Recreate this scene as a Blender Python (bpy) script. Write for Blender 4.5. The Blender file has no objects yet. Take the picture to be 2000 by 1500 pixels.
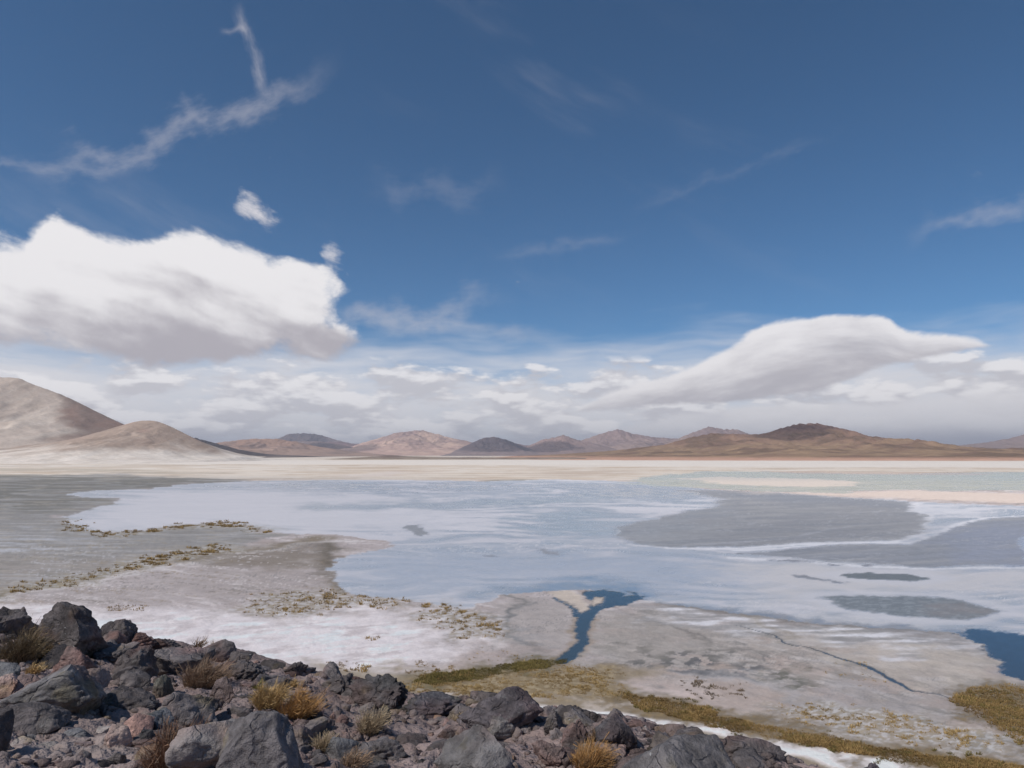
import bpy, bmesh, math, random
import numpy as np
from mathutils import Vector

scene = bpy.context.scene
R = math.radians
rng = np.random.default_rng(7)
random.seed(7)
COL = scene.collection

# ------------------------------------------------------------------ camera
EYE = 30.0                       # metres above the salt flat
FOC = 1350.0                     # focal length, in units of a 2000-wide picture
PITCH = math.atan(136.0 / FOC)
cam_d = bpy.data.cameras.new("camera")
cam = bpy.data.objects.new("camera", cam_d)
COL.objects.link(cam)
cam.location = (0, 0, EYE)
cam.rotation_euler = (math.pi / 2 + PITCH, 0, 0)
cam_d.sensor_width = 36.0
cam_d.lens = 36.0 * FOC / 2000.0
cam_d.clip_start = 0.1
cam_d.clip_end = 300000.0
scene.camera = cam

# ------------------------------------------------------------------ light
SUN_EL, SUN_AZ = 48.0, -128.0     # azimuth clockwise from +Y: behind and to the left
SUN_DIR = Vector((math.sin(R(SUN_AZ)) * math.cos(R(SUN_EL)), math.cos(R(SUN_AZ)) * math.cos(R(SUN_EL)), math.sin(R(SUN_EL))))
sun_d = bpy.data.lights.new("sun", 'SUN')
sun_d.energy = 3.3
sun_d.angle = R(0.6)
sun_d.color = (1.0, 0.955, 0.89)
sun = bpy.data.objects.new("sun", sun_d)
COL.objects.link(sun)
sun.rotation_euler = SUN_DIR.to_track_quat('Z', 'Y').to_euler()
sun.location = (0, 0, 400)

scene.view_settings.view_transform = 'Standard'
scene.view_settings.look = 'None'
scene.view_settings.exposure = 0.34
scene.view_settings.gamma = 1.0
scene.view_settings.use_curve_mapping = False
scene.cycles.use_denoising = True
scene.cycles.max_bounces = 6
scene.cycles.diffuse_bounces = 2
scene.cycles.glossy_bounces = 2
scene.cycles.transmission_bounces = 2
scene.cycles.transparent_max_bounces = 8
scene.cycles.volume_bounces = 0
scene.cycles.caustics_reflective = False
scene.cycles.caustics_refractive = False

# ------------------------------------------------------------------ survey helpers
CP, SP = math.cos(PITCH), math.sin(PITCH)


def ray(px, py):
    """Direction from the viewpoint to a place measured on the photograph."""
    a, b = px - 1000.0, 750.0 - py
    return a, FOC * CP - b * SP, FOC * SP + b * CP


def flat(px, py, z=0.0):
    x, y, d = ray(px, py)
    t = (z - EYE) / d
    return x * t, y * t


def far(px, py, depth):
    x, y, d = ray(px, py)
    t = depth / y
    return x * t, EYE + d * t


def azel(px, py):
    x, y, d = ray(px, py)
    return math.degrees(math.atan2(x, y)), math.degrees(math.atan2(d, math.hypot(x, y)))


# ------------------------------------------------------------------ node helper
class G:
    """Small wrapper to write node trees as expressions."""
    def __init__(self, tree):
        self.t = tree
        self.n = tree.nodes
        self.l = tree.links

    def node(self, kind, **kw):
        nd = self.n.new(kind)
        for k, v in kw.items():
            setattr(nd, k, v)
        return nd

    def put(self, sock, v):
        if v is None:
            return
        if isinstance(v, bpy.types.NodeSocket):
            self.l.new(v, sock)
        else:
            if sock.type == 'RGBA' and isinstance(v, (tuple, list)) and len(v) == 3:
                v = (*v, 1.0)
            sock.default_value = v

    def m(self, op, a, b=None, c=None, clamp=False):
        nd = self.node('ShaderNodeMath', operation=op, use_clamp=clamp)
        self.put(nd.inputs[0], a); self.put(nd.inputs[1], b)
        if c is not None:
            self.put(nd.inputs[2], c)
        return nd.outputs[0]

    def vm(self, op, a, b=None):
        nd = self.node('ShaderNodeVectorMath', operation=op)
        self.put(nd.inputs[0], a); self.put(nd.inputs[1], b)
        return nd.outputs[0]

    def add(self, *a):
        r = a[0]
        for b in a[1:]:
            r = self.m('ADD', r, b)
        return r

    def mul(self, *a):
        r = a[0]
        for b in a[1:]:
            r = self.m('MULTIPLY', r, b)
        return r

    def sub(self, a, b): return self.m('SUBTRACT', a, b)
    def mn(self, a, b): return self.m('MINIMUM', a, b)
    def mx(self, a, b): return self.m('MAXIMUM', a, b)

    def step(self, v, lo, hi, a=0.0, b=1.0, kind='SMOOTHSTEP'):
        nd = self.node('ShaderNodeMapRange', interpolation_type=kind)
        self.put(nd.inputs[0], v); self.put(nd.inputs[1], lo); self.put(nd.inputs[2], hi)
        self.put(nd.inputs[3], a); self.put(nd.inputs[4], b)
        return nd.outputs[0]

    def vec(self, x, y, z=0.0):
        nd = self.node('ShaderNodeCombineXYZ')
        self.put(nd.inputs[0], x); self.put(nd.inputs[1], y); self.put(nd.inputs[2], z)
        return nd.outputs[0]

    def noise(self, v, scale, detail=4.0, rough=0.55, distort=0.0, dims='3D', col=False):
        nd = self.node('ShaderNodeTexNoise', noise_dimensions=dims)
        self.put(nd.inputs['Vector'], v)
        self.put(nd.inputs['Scale'], scale); self.put(nd.inputs['Detail'], detail)
        self.put(nd.inputs['Roughness'], rough); self.put(nd.inputs['Distortion'], distort)
        return nd.outputs[1 if col else 0]

    def mix(self, f, a, b, mode='MIX'):
        nd = self.node('ShaderNodeMix', data_type='RGBA', blend_type=mode)
        self.put(nd.inputs[0], f); self.put(nd.inputs[6], a); self.put(nd.inputs[7], b)
        return nd.outputs[2]

    def curve(self, v, pts):
        """pts in 0..1 both ways"""
        nd = self.node('ShaderNodeFloatCurve')
        cv = nd.mapping.curves[0]
        nd.mapping.use_clip = False
        pts = sorted(pts)
        cv.points[0].location = pts[0]
        cv.points[1].location = pts[-1]
        for p in pts[1:-1]:
            cv.points.new(*p)
        nd.mapping.update()
        self.put(nd.inputs['Value'], v)
        return nd.outputs[0]


# ------------------------------------------------------------------ sky
world = bpy.data.worlds.new("World")
scene.world = world
world.use_nodes = True
wt = world.node_tree
wt.nodes.clear()
w = G(wt)
SKY_STRENGTH = 0.072
sky = w.node('ShaderNodeTexSky', sky_type='NISHITA')
sky.sun_disc = False
sky.sun_elevation = R(SUN_EL)
sky.sun_rotation = R(SUN_AZ)
sky.altitude = 3800.0
sky.air_density = 1.0
sky.dust_density = 0.4
sky.ozone_density = 2.2
tc = w.node('ShaderNodeTexCoord')
direc = w.vm('NORMALIZE', tc.outputs['Generated'])
sx = w.node('ShaderNodeSeparateXYZ'); w.put(sx.inputs[0], direc)
dx, dy, dz = sx.outputs
az = w.m('MULTIPLY', w.m('ARCTAN2', dx, dy), 57.29578)
el = w.m('MULTIPLY', w.m('ARCSINE', dz), 57.29578)
P = w.vec(az, el, 0.0)

# slow swirl that bends every cloud pattern
wob = w.noise(P, 0.09, 3.0, 0.5, col=True)
wobv = w.vm('MULTIPLY', w.vm('SUBTRACT', wob, (0.5, 0.5, 0.5)), (5.0, 2.2, 0.0))
PW = w.vm('ADD', P, wobv)


def scl(v, a, b):
    return w.vm('MULTIPLY', v, (a, b, 1.0))


def rot_coords(v, deg):
    nd = w.node('ShaderNodeVectorRotate', rotation_type='Z_AXIS')
    w.put(nd.inputs['Vector'], v)
    nd.inputs['Angle'].default_value = R(deg)
    return nd.outputs[0]


def outline(points):
    """A traced cloud edge as elevation against azimuth."""
    a0, a1, e0, e1 = -60.0, 60.0, -10.0, 40.0
    pts = []
    for px, py in points:
        a, e = azel(px, py)
        pts.append(((a - a0) / (a1 - a0), (e - e0) / (e1 - e0)))
    c = w.curve(w.step(az, a0, a1, kind='LINEAR'), pts)
    return w.m('MULTIPLY_ADD', c, e1 - e0, e0)


CLOUD_LIT = (0.76, 0.74, 0.745)
CLOUD_MID = (0.50, 0.48, 0.51)
CLOUD_DARK = (0.43, 0.405, 0.455)

clear = w.mix(1.0, sky.outputs[0], (0.58, 0.92, 1.05), 'MULTIPLY')
sky_rgb = w.mix(1.0, clear, (SKY_STRENGTH,) * 3, 'MULTIPLY')
out_rgb = sky_rgb

# (a) thin high cirrus, drifting across the whole upper sky
ci = rot_coords(PW, 24)
n_ci = w.noise(scl(ci, 0.030, 0.13), 1.0, 5.0, 0.62)
n_patch = w.noise(scl(PW, 0.035, 0.05), 1.0, 2.0, 0.5)
cirrus = w.mul(w.step(n_ci, 0.50, 0.78), w.step(n_patch, 0.42, 0.66), 0.20)
out_rgb = w.mix(cirrus, out_rgb, CLOUD_MID)


# (b) two torn wisps high on the left
def streak(p0, p1, width, strength, seed, rgb):
    a0, e0 = azel(*p0); a1, e1 = azel(*p1)
    L = math.hypot(a1 - a0, e1 - e0)
    ux, uy = (a1 - a0) / L, (e1 - e0) / L
    ex = w.sub(az, a0); ey = w.sub(el, e0)
    s = w.m('DIVIDE', w.add(w.mul(ex, ux), w.mul(ey, uy)), L)
    t = w.sub(w.mul(ey, ux), w.mul(ex, uy))
    v = w.vec(w.mul(s, L * 0.22), w.mul(t, 0.5), float(seed))
    nz = w.noise(v, 1.3, 5.0, 0.68)
    bend = w.mul(w.sub(w.noise(w.vec(w.mul(s, L * 0.22), float(seed)), 1.0, 3.0), 0.5), width * 3.0)
    t = w.m('ABSOLUTE', w.add(t, bend))
    body = w.step(w.sub(w.mul(w.sub(nz, 0.28), 2.4), w.m('DIVIDE', t, width)), -0.25, 1.0)
    ends = w.mul(w.step(s, -0.08, 0.25), w.step(s, 1.1, 0.7))
    return w.mul(body, ends, strength)


for a in [((60, 345), (640, 140), 1.8, 0.34, 3), ((468, 10), (520, 185), 0.95, 0.46, 9), ((430, 62), (492, 58), 0.5, 0.3, 57),
          ((560, 650), (980, 585), 2.0, 0.36, 14), ((640, 610), (1120, 660), 1.6, 0.24, 41), ((720, 350), (980, 380), 2.2, 0.11, 45), ((960, 500), (1240, 460), 1.0, 0.12, 49), ((1240, 410), (1640, 250), 0.9, 0.09, 21),
          ((1780, 470), (2150, 350), 1.6, 0.28, 27), ((-60, 320), (260, 330), 0.9, 0.25, 33)]:
    out_rgb = w.mix(streak(*a, None), out_rgb, CLOUD_MID)

# (c) milky veil that thickens towards the horizon all the way round
n_veil = w.noise(scl(PW, 0.045, 0.28), 1.0, 4.0, 0.6)
veil = w.mul(w.step(w.add(el, w.mul(w.sub(n_veil, 0.5), 13.0)), 11.0, 4.0), 0.86)
out_rgb = w.mix(veil, out_rgb, (0.59, 0.595, 0.635))

n_bank = w.noise(scl(PW, 0.06, 0.33), 1.0, 5.0, 0.58)
bank = w.mul(w.step(w.add(n_bank, w.mul(w.step(el, 9.0, 3.0), 0.16)), 0.50, 0.68), w.step(el, 9.5, 6.5), 0.75)
out_rgb = w.mix(bank, out_rgb, (0.63, 0.62, 0.64))

# (d) heaped clouds over the far mountains all the way round
def heaps(v_el, detail):
    v = w.vm('ADD', wobv_s, w.vec(az, v_el, 0.0))
    a = w.noise(scl(v, 0.15, 0.40), 1.0, detail, 0.58)
    return a


wobv_s = w.vm('MULTIPLY', wobv, (0.5, 0.25, 0.0))
h0 = heaps(el, 5.0)
h1 = heaps(w.add(el, 0.62), 3.0)
env = w.mul(w.step(el, 8.6, 5.2), w.step(el, -2.0, 0.5))
thick = w.add(w.sub(h0, 0.60), w.mul(env, 0.17))
a_h = w.mul(w.step(thick, -0.02, 0.075), w.step(env, 0.0, 0.3))
lit_h = w.step(w.sub(h0, h1), -0.05, 0.085)
c_h = w.mix(lit_h, (0.48, 0.47, 0.50), CLOUD_LIT)
out_rgb = w.mix(w.mul(a_h, 0.82), out_rgb, c_h)


# (e) the clouds with a shape of their own
def shaped_cloud(top, bot, edge_amp, soft, seed, grey_lo, grey_hi, tilt, dark, lit, strength=1.0, ragged=0.22, layers=1.25, end=None, wisps=0.0, stacked=False):
    global out_rgb
    T, B = outline(top), outline(bot)
    q = w.vm('ADD', PW, (seed * 17.0, seed * 5.0, 0.0))
    n_edge = w.noise(scl(rot_coords(q, tilt), ragged, ragged * 1.7), 1.0, 6.0, 0.64)
    n_str = w.noise(scl(rot_coords(q, tilt), 0.07, 0.30), 1.0, 3.0, 0.55)
    if stacked:                                   # plates that follow the crown of the cloud
        q2 = w.vm('ADD', w.vec(w.mul(az, 0.10), w.mul(w.sub(w.mul(T, 0.45), el), 0.42), seed), w.vm('MULTIPLY', wobv, (0.05, 0.10, 0.0)))
        n_str = w.noise(q2, 1.0, 5.0, 0.60)
    f = w.mn(w.sub(T, el), w.sub(el, B))
    if end is not None:
        f = w.m('SMOOTH_MIN', f, w.mul(w.sub(azel(end, 620)[0], az), 0.5), 1.2)
    if wisps:
        n_big = w.noise(scl(q, 0.11, 0.20), 1.0, 2.0, 0.5)
        f = w.add(f, w.mul(w.sub(n_big, 0.5), wisps))
    f = w.add(f, w.mul(w.sub(n_edge, 0.5), edge_amp))
    a = w.mul(w.step(f, 0.0, soft), strength)
    v = w.m('DIVIDE', w.sub(el, B), w.mx(w.sub(T, B), 0.6))
    v = w.add(v, w.mul(w.sub(n_str, 0.5), layers))
    v = w.add(v, w.mul(w.sub(n_edge, 0.5), 0.55))
    tone = w.step(v, grey_lo, grey_hi)
    c = w.mix(tone, dark, lit)
    out_rgb = w.mix(a, out_rgb, c)


# low grey bank on the right
shaped_cloud([(-600, 905), (1080, 880), (1200, 835), (1300, 806), (1420, 788), (1560, 780), (1720, 776), (1830, 768), (1950, 752), (2060, 750), (2600, 790), (3600, 880)],
             [(-600, 960), (3600, 960)], 1.2, 0.8, 2.0, 0.0, 0.95, 5, (0.50, 0.49, 0.525), (0.66, 0.645, 0.66), 0.86, 0.22, 2.6)
# lens cloud
shaped_cloud([(-600, 990), (1040, 850), (1160, 776), (1290, 736), (1360, 706), (1420, 676), (1465, 650), (1530, 620), (1600, 606), (1690, 604), (1735, 618), (1765, 646), (1800, 652), (1850, 650), (1905, 660), (1950, 676), (2040, 740), (3600, 1000)],
             [(-600, 850), (1040, 815), (1160, 806), (1300, 798), (1500, 785), (1600, 768), (1690, 735), (1780, 712), (1870, 700), (1930, 682), (2040, 650), (3600, 600)],
             1.5, 0.55, 5.0, -0.05, 0.95, -10, (0.40, 0.385, 0.415), (0.72, 0.70, 0.71), 0.97, 0.24, 2.0, None, 2.0, True)
# big heaped cloud on the left, with two torn-off scraps
shaped_cloud([(-1400, 600), (-500, 480), (-200, 440), (-60, 442), (40, 462), (80, 425), (110, 404), (150, 432), (230, 446), (310, 432), (380, 418), (420, 446), (480, 474), (540, 492), (590, 506), (640, 528), (700, 560), (3600, 600)],
             [(-1400, 640), (-500, 690), (0, 690), (200, 702), (350, 708), (450, 722), (520, 708), (600, 712), (640, 708), (700, 690), (3600, 650)],
             3.8, 1.35, 1.0, 0.10, 0.66, 14, (0.37, 0.35, 0.38), (0.70, 0.685, 0.695), 1.0, 0.30, 1.25, 692, 7.0)
for (top, bot, s) in [([(-600, 800), (430, 560), (455, 385), (480, 372), (520, 405), (560, 440), (590, 560), (3600, 900)], [(-600, 100), (430, 350), (460, 425), (500, 450), (550, 440), (590, 380), (3600, 100)], 7.0),
                      ([(-600, 800), (600, 600), (618, 486), (650, 480), (675, 505), (690, 530), (710, 640), (3600, 900)], [(-600, 100), (600, 420), (620, 500), (650, 536), (685, 535), (710, 420), (3600, 100)], 11.0)]:
    shaped_cloud(top, bot, 4.2, 1.5, s, -0.4, 0.7, 20, CLOUD_MID, (0.62, 0.60, 0.62), 0.85, 0.4)
# small scraps
n_sc = w.noise(scl(PW, 0.33, 0.55), 1.0, 4.0, 0.62)
n_sp = w.noise(scl(P, 0.05, 0.10), 1.0, 1.0, 0.5)
scr = w.mul(w.step(n_sc, 0.66, 0.78), w.step(n_sp, 0.50, 0.62), w.step(el, 8.0, 11.0), w.step(el, 26.0, 17.0), 0.5)
out_rgb = w.mix(scr, out_rgb, CLOUD_MID)

bg = w.node('ShaderNodeBackground')
w.put(bg.inputs[0], out_rgb)
bg.inputs[1].default_value = 1.0
wo = w.node('ShaderNodeOutputWorld')
w.l.new(bg.outputs[0], wo.inputs[0])
world.cycles.sampling_method = 'MANUAL'
world.cycles.sample_map_resolution = 512

# ------------------------------------------------------------------ numeric noise
_perm = rng.permutation(256)
_perm = np.concatenate([_perm, _perm, _perm])
_g2 = np.stack([np.cos(np.arange(256) * 2.39996), np.sin(np.arange(256) * 2.39996)], 1)
_g3 = rng.normal(size=(256, 3)); _g3 /= np.linalg.norm(_g3, axis=1)[:, None]


def per2(x, y):
    xi = np.floor(x).astype(np.int64); yi = np.floor(y).astype(np.int64)
    xf, yf = x - xi, y - yi
    u = xf * xf * xf * (xf * (xf * 6 - 15) + 10); v = yf * yf * yf * (yf * (yf * 6 - 15) + 10)
    def g(a, b):
        h = _perm[(_perm[(xi + a) & 255] + yi + b) & 255]
        q = _g2[h]
        return q[..., 0] * (xf - a) + q[..., 1] * (yf - b)
    n0 = g(0, 0) * (1 - u) + g(1, 0) * u
    n1 = g(0, 1) * (1 - u) + g(1, 1) * u
    return (n0 * (1 - v) + n1 * v) * 1.5


def per3(p):
    i = np.floor(p).astype(np.int64); f = p - i
    s = f * f * f * (f * (f * 6 - 15) + 10)
    r = 0
    for a in (0, 1):
        for b in (0, 1):
            for c in (0, 1):
                h = _perm[(_perm[(_perm[(i[:, 0] + a) & 255] + i[:, 1] + b) & 255] + i[:, 2] + c) & 255]
                d = (_g3[h] * (f - np.array([a, b, c]))).sum(1)
                wgt = (s[:, 0] if a else 1 - s[:, 0]) * (s[:, 1] if b else 1 - s[:, 1]) * (s[:, 2] if c else 1 - s[:, 2])
                r = r + d * wgt
    return r * 1.4


def fbm(x, y, oct=4, gain=0.5, lac=2.03):
    s, a = 0.0, 1.0
    for k in range(oct):
        s = s + a * per2(x + 13.7 * k, y - 7.3 * k)
        x = x * lac; y = y * lac; a *= gain
    return s


def ridged(x, y, oct=4, gain=0.5):
    s, a, t = 0.0, 1.0, 0.0
    for k in range(oct):
        s = s + a * (1 - np.abs(per2(x + 31.1 * k, y + 17.9 * k))); t += a
        x = x * 2.1; y = y * 2.1; a *= gain
    return s / t


def fbm3(p, oct=4, gain=0.5):
    s, a = 0.0, 1.0
    for k in range(oct):
        s = s + a * per3(p + 9.1 * k)
        p = p * 2.07; a *= gain
    return s


def sstep(v, lo, hi):
    t = np.clip((v - lo) / (hi - lo), 0, 1)
    return t * t * (3 - 2 * t)


# ------------------------------------------------------------------ mesh helpers
def make_mesh(name, verts, faces, mat=None, smooth=True, attrs=None):
    """verts Nx3, faces MxK array (K = 3 or 4)."""
    me = bpy.data.meshes.new(name)
    verts = np.ascontiguousarray(verts, dtype=np.float32)
    faces = np.ascontiguousarray(faces, dtype=np.int32)
    nf, k = faces.shape
    me.vertices.add(len(verts)); me.vertices.foreach_set("co", verts.ravel())
    me.loops.add(nf * k); me.loops.foreach_set("vertex_index", faces.ravel())
    me.polygons.add(nf)
    me.polygons.foreach_set("loop_start", np.arange(0, nf * k, k, dtype=np.int32))
    if smooth:
        me.polygons.foreach_set("use_smooth", np.ones(nf, dtype=bool))
    for an, av in (attrs or {}).items():
        av = np.asarray(av, dtype=np.float32)
        if av.ndim == 2:
            c = np.ones((len(verts), 4), dtype=np.float32); c[:, :3] = av
            at = me.attributes.new(an, 'FLOAT_COLOR', 'POINT'); at.data.foreach_set("color", c.ravel())
        else:
            at = me.attributes.new(an, 'FLOAT', 'POINT'); at.data.foreach_set("value", av)
    me.update(calc_edges=True)
    me.validate()
    if mat:
        me.materials.append(mat)
    return me


def link(name, me, label=None, cat=None, group=None, kind=None, parent=None):
    o = bpy.data.objects.new(name, me)
    COL.objects.link(o)
    if label: o["label"] = label
    if cat: o["category"] = cat
    if group: o["group"] = group
    if kind: o["kind"] = kind
    if parent: o.parent = parent
    return o


def grid_faces(nr, nc):
    i = np.arange((nr - 1) * (nc - 1)).reshape(nr - 1, nc - 1)
    r, c = np.divmod(i, nc - 1)
    a = r * nc + c
    return np.stack([a, a + 1, a + nc + 1, a + nc], -1).reshape(-1, 4)


def new_mat(name):
    m = bpy.data.materials.new(name)
    m.use_nodes = True
    g = G(m.node_tree)
    b = m.node_tree.nodes['Principled BSDF']
    return m, g, b


def attr(g, name):
    return g.node('ShaderNodeAttribute', attribute_name=name)


# ------------------------------------------------------------------ materials
def mat_ground(name, grain, bump, rough=0.9):
    m, g, b = new_mat(name)
    pos = g.node('ShaderNodeNewGeometry').outputs['Position']
    c = attr(g, 'Col').outputs['Color']
    n1 = g.noise(pos, 0.35, 6.0, 0.6)
    n2 = g.noise(pos, 2.2, 5.0, 0.65)
    f = g.add(g.step(n1, 0.3, 0.7, 1 - grain, 1 + grain, 'LINEAR'), g.step(n2, 0.3, 0.7, -grain * 0.7, grain * 0.7, 'LINEAR'))
    c2 = g.vm('SCALE', c); nd = c2.node; g.put(nd.inputs['Scale'], f)
    g.put(b.inputs['Base Color'], c2)
    b.inputs['Roughness'].default_value = rough
    b.inputs['Specular IOR Level'].default_value = 0.25
    bp = g.node('ShaderNodeBump')
    g.put(bp.inputs['Height'], g.add(n2, g.mul(n1, 1.5)))
    bp.inputs['Strength'].default_value = bump
    bp.inputs['Distance'].default_value = 0.25
    g.put(b.inputs['Normal'], bp.outputs[0])
    return m


def mat_water(name, rough_lo, rough_hi, ripple):
    m, g, b = new_mat(name)
    geo = g.node('ShaderNodeNewGeometry').outputs['Position']
    c = attr(g, 'Col').outputs['Color']
    r = attr(g, 'rough').outputs['Fac']
    p = g.vm('MULTIPLY', geo, (0.03, 0.11, 0.0))
    n = g.noise(p, 1.0, 5.0, 0.6, 0.6)
    rr = g.add(g.step(r, 0, 1, rough_lo, rough_hi, 'LINEAR'), g.mul(g.sub(n, 0.5), 0.16))
    g.put(b.inputs['Base Color'], c)
    g.put(b.inputs['Roughness'], g.mx(rr, 0.03))
    b.inputs['IOR'].default_value = 1.333
    g.put(b.inputs['Specular IOR Level'], g.step(r, 0.0, 0.8, 0.5, 0.06, 'LINEAR'))
    n2 = g.noise(g.vm('MULTIPLY', geo, (1.2, 2.2, 0.0)), 1.0, 3.0, 0.5)
    bp = g.node('ShaderNodeBump')
    g.put(bp.inputs['Height'], n2)
    bp.inputs['Strength'].default_value = ripple
    bp.inputs['Distance'].default_value = 0.05
    g.put(b.inputs['Normal'], bp.outputs[0])
    return m


def mat_hill(name):
    m, g, b = new_mat(name)
    pos = g.node('ShaderNodeNewGeometry').outputs['Position']
    c = attr(g, 'Col').outputs['Color']
    n1 = g.noise(pos, 0.012, 7.0, 0.62)
    n2 = g.noise(pos, 0.06, 5.0, 0.65)
    f = g.add(g.step(n1, 0.3, 0.7, 0.84, 1.14, 'LINEAR'), g.step(n2, 0.3, 0.7, -0.10, 0.10, 'LINEAR'))
    c2 = g.vm('SCALE', c); g.put(c2.node.inputs['Scale'], f)
    g.put(b.inputs['Base Color'], c2)
    b.inputs['Roughness'].default_value = 0.95
    b.inputs['Specular IOR Level'].default_value = 0.1
    bp = g.node('ShaderNodeBump')
    g.put(bp.inputs['Height'], g.add(n1, g.mul(n2, 0.3)))
    bp.inputs['Strength'].default_value = 0.5
    bp.inputs['Distance'].default_value = 14.0
    g.put(b.inputs['Normal'], bp.outputs[0])
    return m


def mat_rock():
    m, g, b = new_mat("volcanic_rock")
    pos = g.node('ShaderNodeNewGeometry').outputs['Position']
    oi = g.node('ShaderNodeObjectInfo')
    tint = attr(g, 'tint')
    tint.attribute_type = 'OBJECT'
    base = tint.outputs['Color']
    q = g.vm('ADD', pos, g.vm('MULTIPLY', oi.outputs['Location'], (3.1, 1.7, 2.3)))
    n1 = g.noise(q, 1.6, 6.0, 0.62, 0.4)
    n2 = g.noise(q, 9.0, 6.0, 0.68)
    n3 = g.noise(q, 38.0, 4.0, 0.7)
    dark = g.vm('SCALE', base); dark.node.inputs['Scale'].default_value = 0.80
    pale = g.vm('SCALE', base); pale.node.inputs['Scale'].default_value = 1.95
    c = g.mix(g.step(g.add(g.mul(n1, 0.6), g.mul(n2, 0.4)), 0.40, 0.62), dark, pale)
    red = g.mix(1.0, c, (1.22, 0.97, 0.92), 'MULTIPLY')
    c = g.mix(g.step(g.noise(q, 0.9, 3.0), 0.50, 0.66), c, red)
    cr = g.node('ShaderNodeTexVoronoi', feature='DISTANCE_TO_EDGE'); g.put(cr.inputs['Vector'], g.vm('ADD', q, g.vm('MULTIPLY', g.noise(q, 2.5, 3.0, col=True), (0.5, 0.5, 0.5)))); cr.inputs['Scale'].default_value = 1.7
    crack = g.step(cr.outputs['Distance'], 0.0, 0.035, 1.0, 0.0)
    ochre = g.mix(1.0, c, (1.2, 1.12, 0.84), 'MULTIPLY')
    c = g.mix(g.step(g.noise(q, 1.9, 4.0), 0.56, 0.70), c, ochre)
    # crusty pale lichen
    lic = g.mul(g.step(g.noise(q, 5.0, 6.0, 0.72), 0.58, 0.70), 0.40)
    c = g.mix(lic, c, (0.40, 0.385, 0.37))
    c = g.mix(g.step(n3, 0.60, 0.75, 0.0, 0.45), c, (0.045, 0.042, 0.046))
    # white droppings
    vor = g.node('ShaderNodeTexVoronoi', feature='F1'); g.put(vor.inputs['Vector'], q)
    vor.inputs['Scale'].default_value = 9.0
    spot = g.mul(g.step(vor.outputs['Distance'], 0.14, 0.07), g.step(g.noise(q, 1.3, 2.0), 0.60, 0.64))
    c = g.mix(spot, c, (0.58, 0.57, 0.55))
    g.put(b.inputs['Base Color'], c)
    b.inputs['Roughness'].default_value = 0.92
    b.inputs['Specular IOR Level'].default_value = 0.2
    bp = g.node('ShaderNodeBump')
    g.put(bp.inputs['Height'], g.sub(g.add(n2, g.mul(n3, 0.35), g.mul(n1, 1.2)), g.mul(crack, 0.28)))
    bp.inputs['Strength'].default_value = 1.0
    bp.inputs['Distance'].default_value = 0.07
    g.put(b.inputs['Normal'], bp.outputs[0])
    return m


def mat_blades(name):
    m, g, b = new_mat(name)
    g.put(b.inputs['Base Color'], attr(g, 'Col').outputs['Color'])
    b.inputs['Roughness'].default_value = 0.8
    b.inputs['Specular IOR Level'].default_value = 0.1
    return m


M_SALT = mat_ground("salt_crust", 0.10, 0.35)
M_MUD = mat_ground("wet_mud", 0.10, 0.25, 0.6)
M_SLOPE = mat_ground("stony_soil", 0.22, 0.9)
M_LAGOON = mat_water("shallow_brine", 0.06, 0.6, 0.02)
M_DEEP = mat_water("clear_water", 0.04, 0.12, 0.12)
M_HILL = mat_hill("bare_hillside")
M_ROCK = mat_rock()
M_BLADE = mat_blades("dry_grass")

# ------------------------------------------------------------------ the flat: salt, mud, water
# chart of the flat: u = x / y (bearing), v = ln y (log distance); shapes keep their angles in it
rows_py = np.concatenate([np.arange(1560, 960, -1.7), np.arange(960, 905, -1.0), np.arange(905, 889.0, -0.5)])
ys = np.array([flat(1000, p)[1] for p in rows_py])
us = np.linspace(-0.96, 0.96, 1330)
V, U = np.meshgrid(np.log(ys), us, indexing='ij')
NR, NC = U.shape
U, V = U.ravel(), V.ravel()
YY = np.exp(V); XX = U * YY


def chart(pts):
    o = []
    for px, py in pts:
        x, y = flat(px, max(py, 887.6))
        o.append((x / y, math.log(y)))
    return np.array(o)


def sdist(u, v, poly):
    """signed distance to polygon, positive inside"""
    n = len(poly)
    d = np.full(u.shape, 1e9); ins = np.zeros(u.shape, bool)
    for i in range(n):
        a, b = poly[i], poly[(i + 1) % n]
        e = b - a
        t = np.clip(((u - a[0]) * e[0] + (v - a[1]) * e[1]) / max(e @ e, 1e-12), 0, 1)
        d = np.minimum(d, (u - a[0] - t * e[0]) ** 2 + (v - a[1] - t * e[1]) ** 2)
        if a[1] != b[1]:
            c = ((a[1] > v) != (b[1] > v)) & (u < (b[0] - a[0]) * (v - a[1]) / (b[1] - a[1]) + a[0])
            ins ^= c
    return np.where(ins, 1, -1) * np.sqrt(d)


def ldist(u, v, line, ws):
    """distance to a polyline minus its half width (widths per point), negative inside"""
    best = np.full(u.shape, 1e9)
    for i in range(len(line) - 1):
        a, b = line[i], line[i + 1]
        e = b - a
        t = np.clip(((u - a[0]) * e[0] + (v - a[1]) * e[1]) / max(e @ e, 1e-12), 0, 1)
        d = np.sqrt((u - a[0] - t * e[0]) ** 2 + (v - a[1] - t * e[1]) ** 2)
        best = np.minimum(best, d - (ws[i] * (1 - t) + ws[i + 1] * t))
    return best


wu = fbm(U * 16, V * 16, 4)
wv = fbm(U * 16 + 40, V * 16 - 12, 4)
wu2 = fbm(U * 70, V * 70, 3)
wv2 = fbm(U * 70 + 11, V * 70 + 5, 3)


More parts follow.
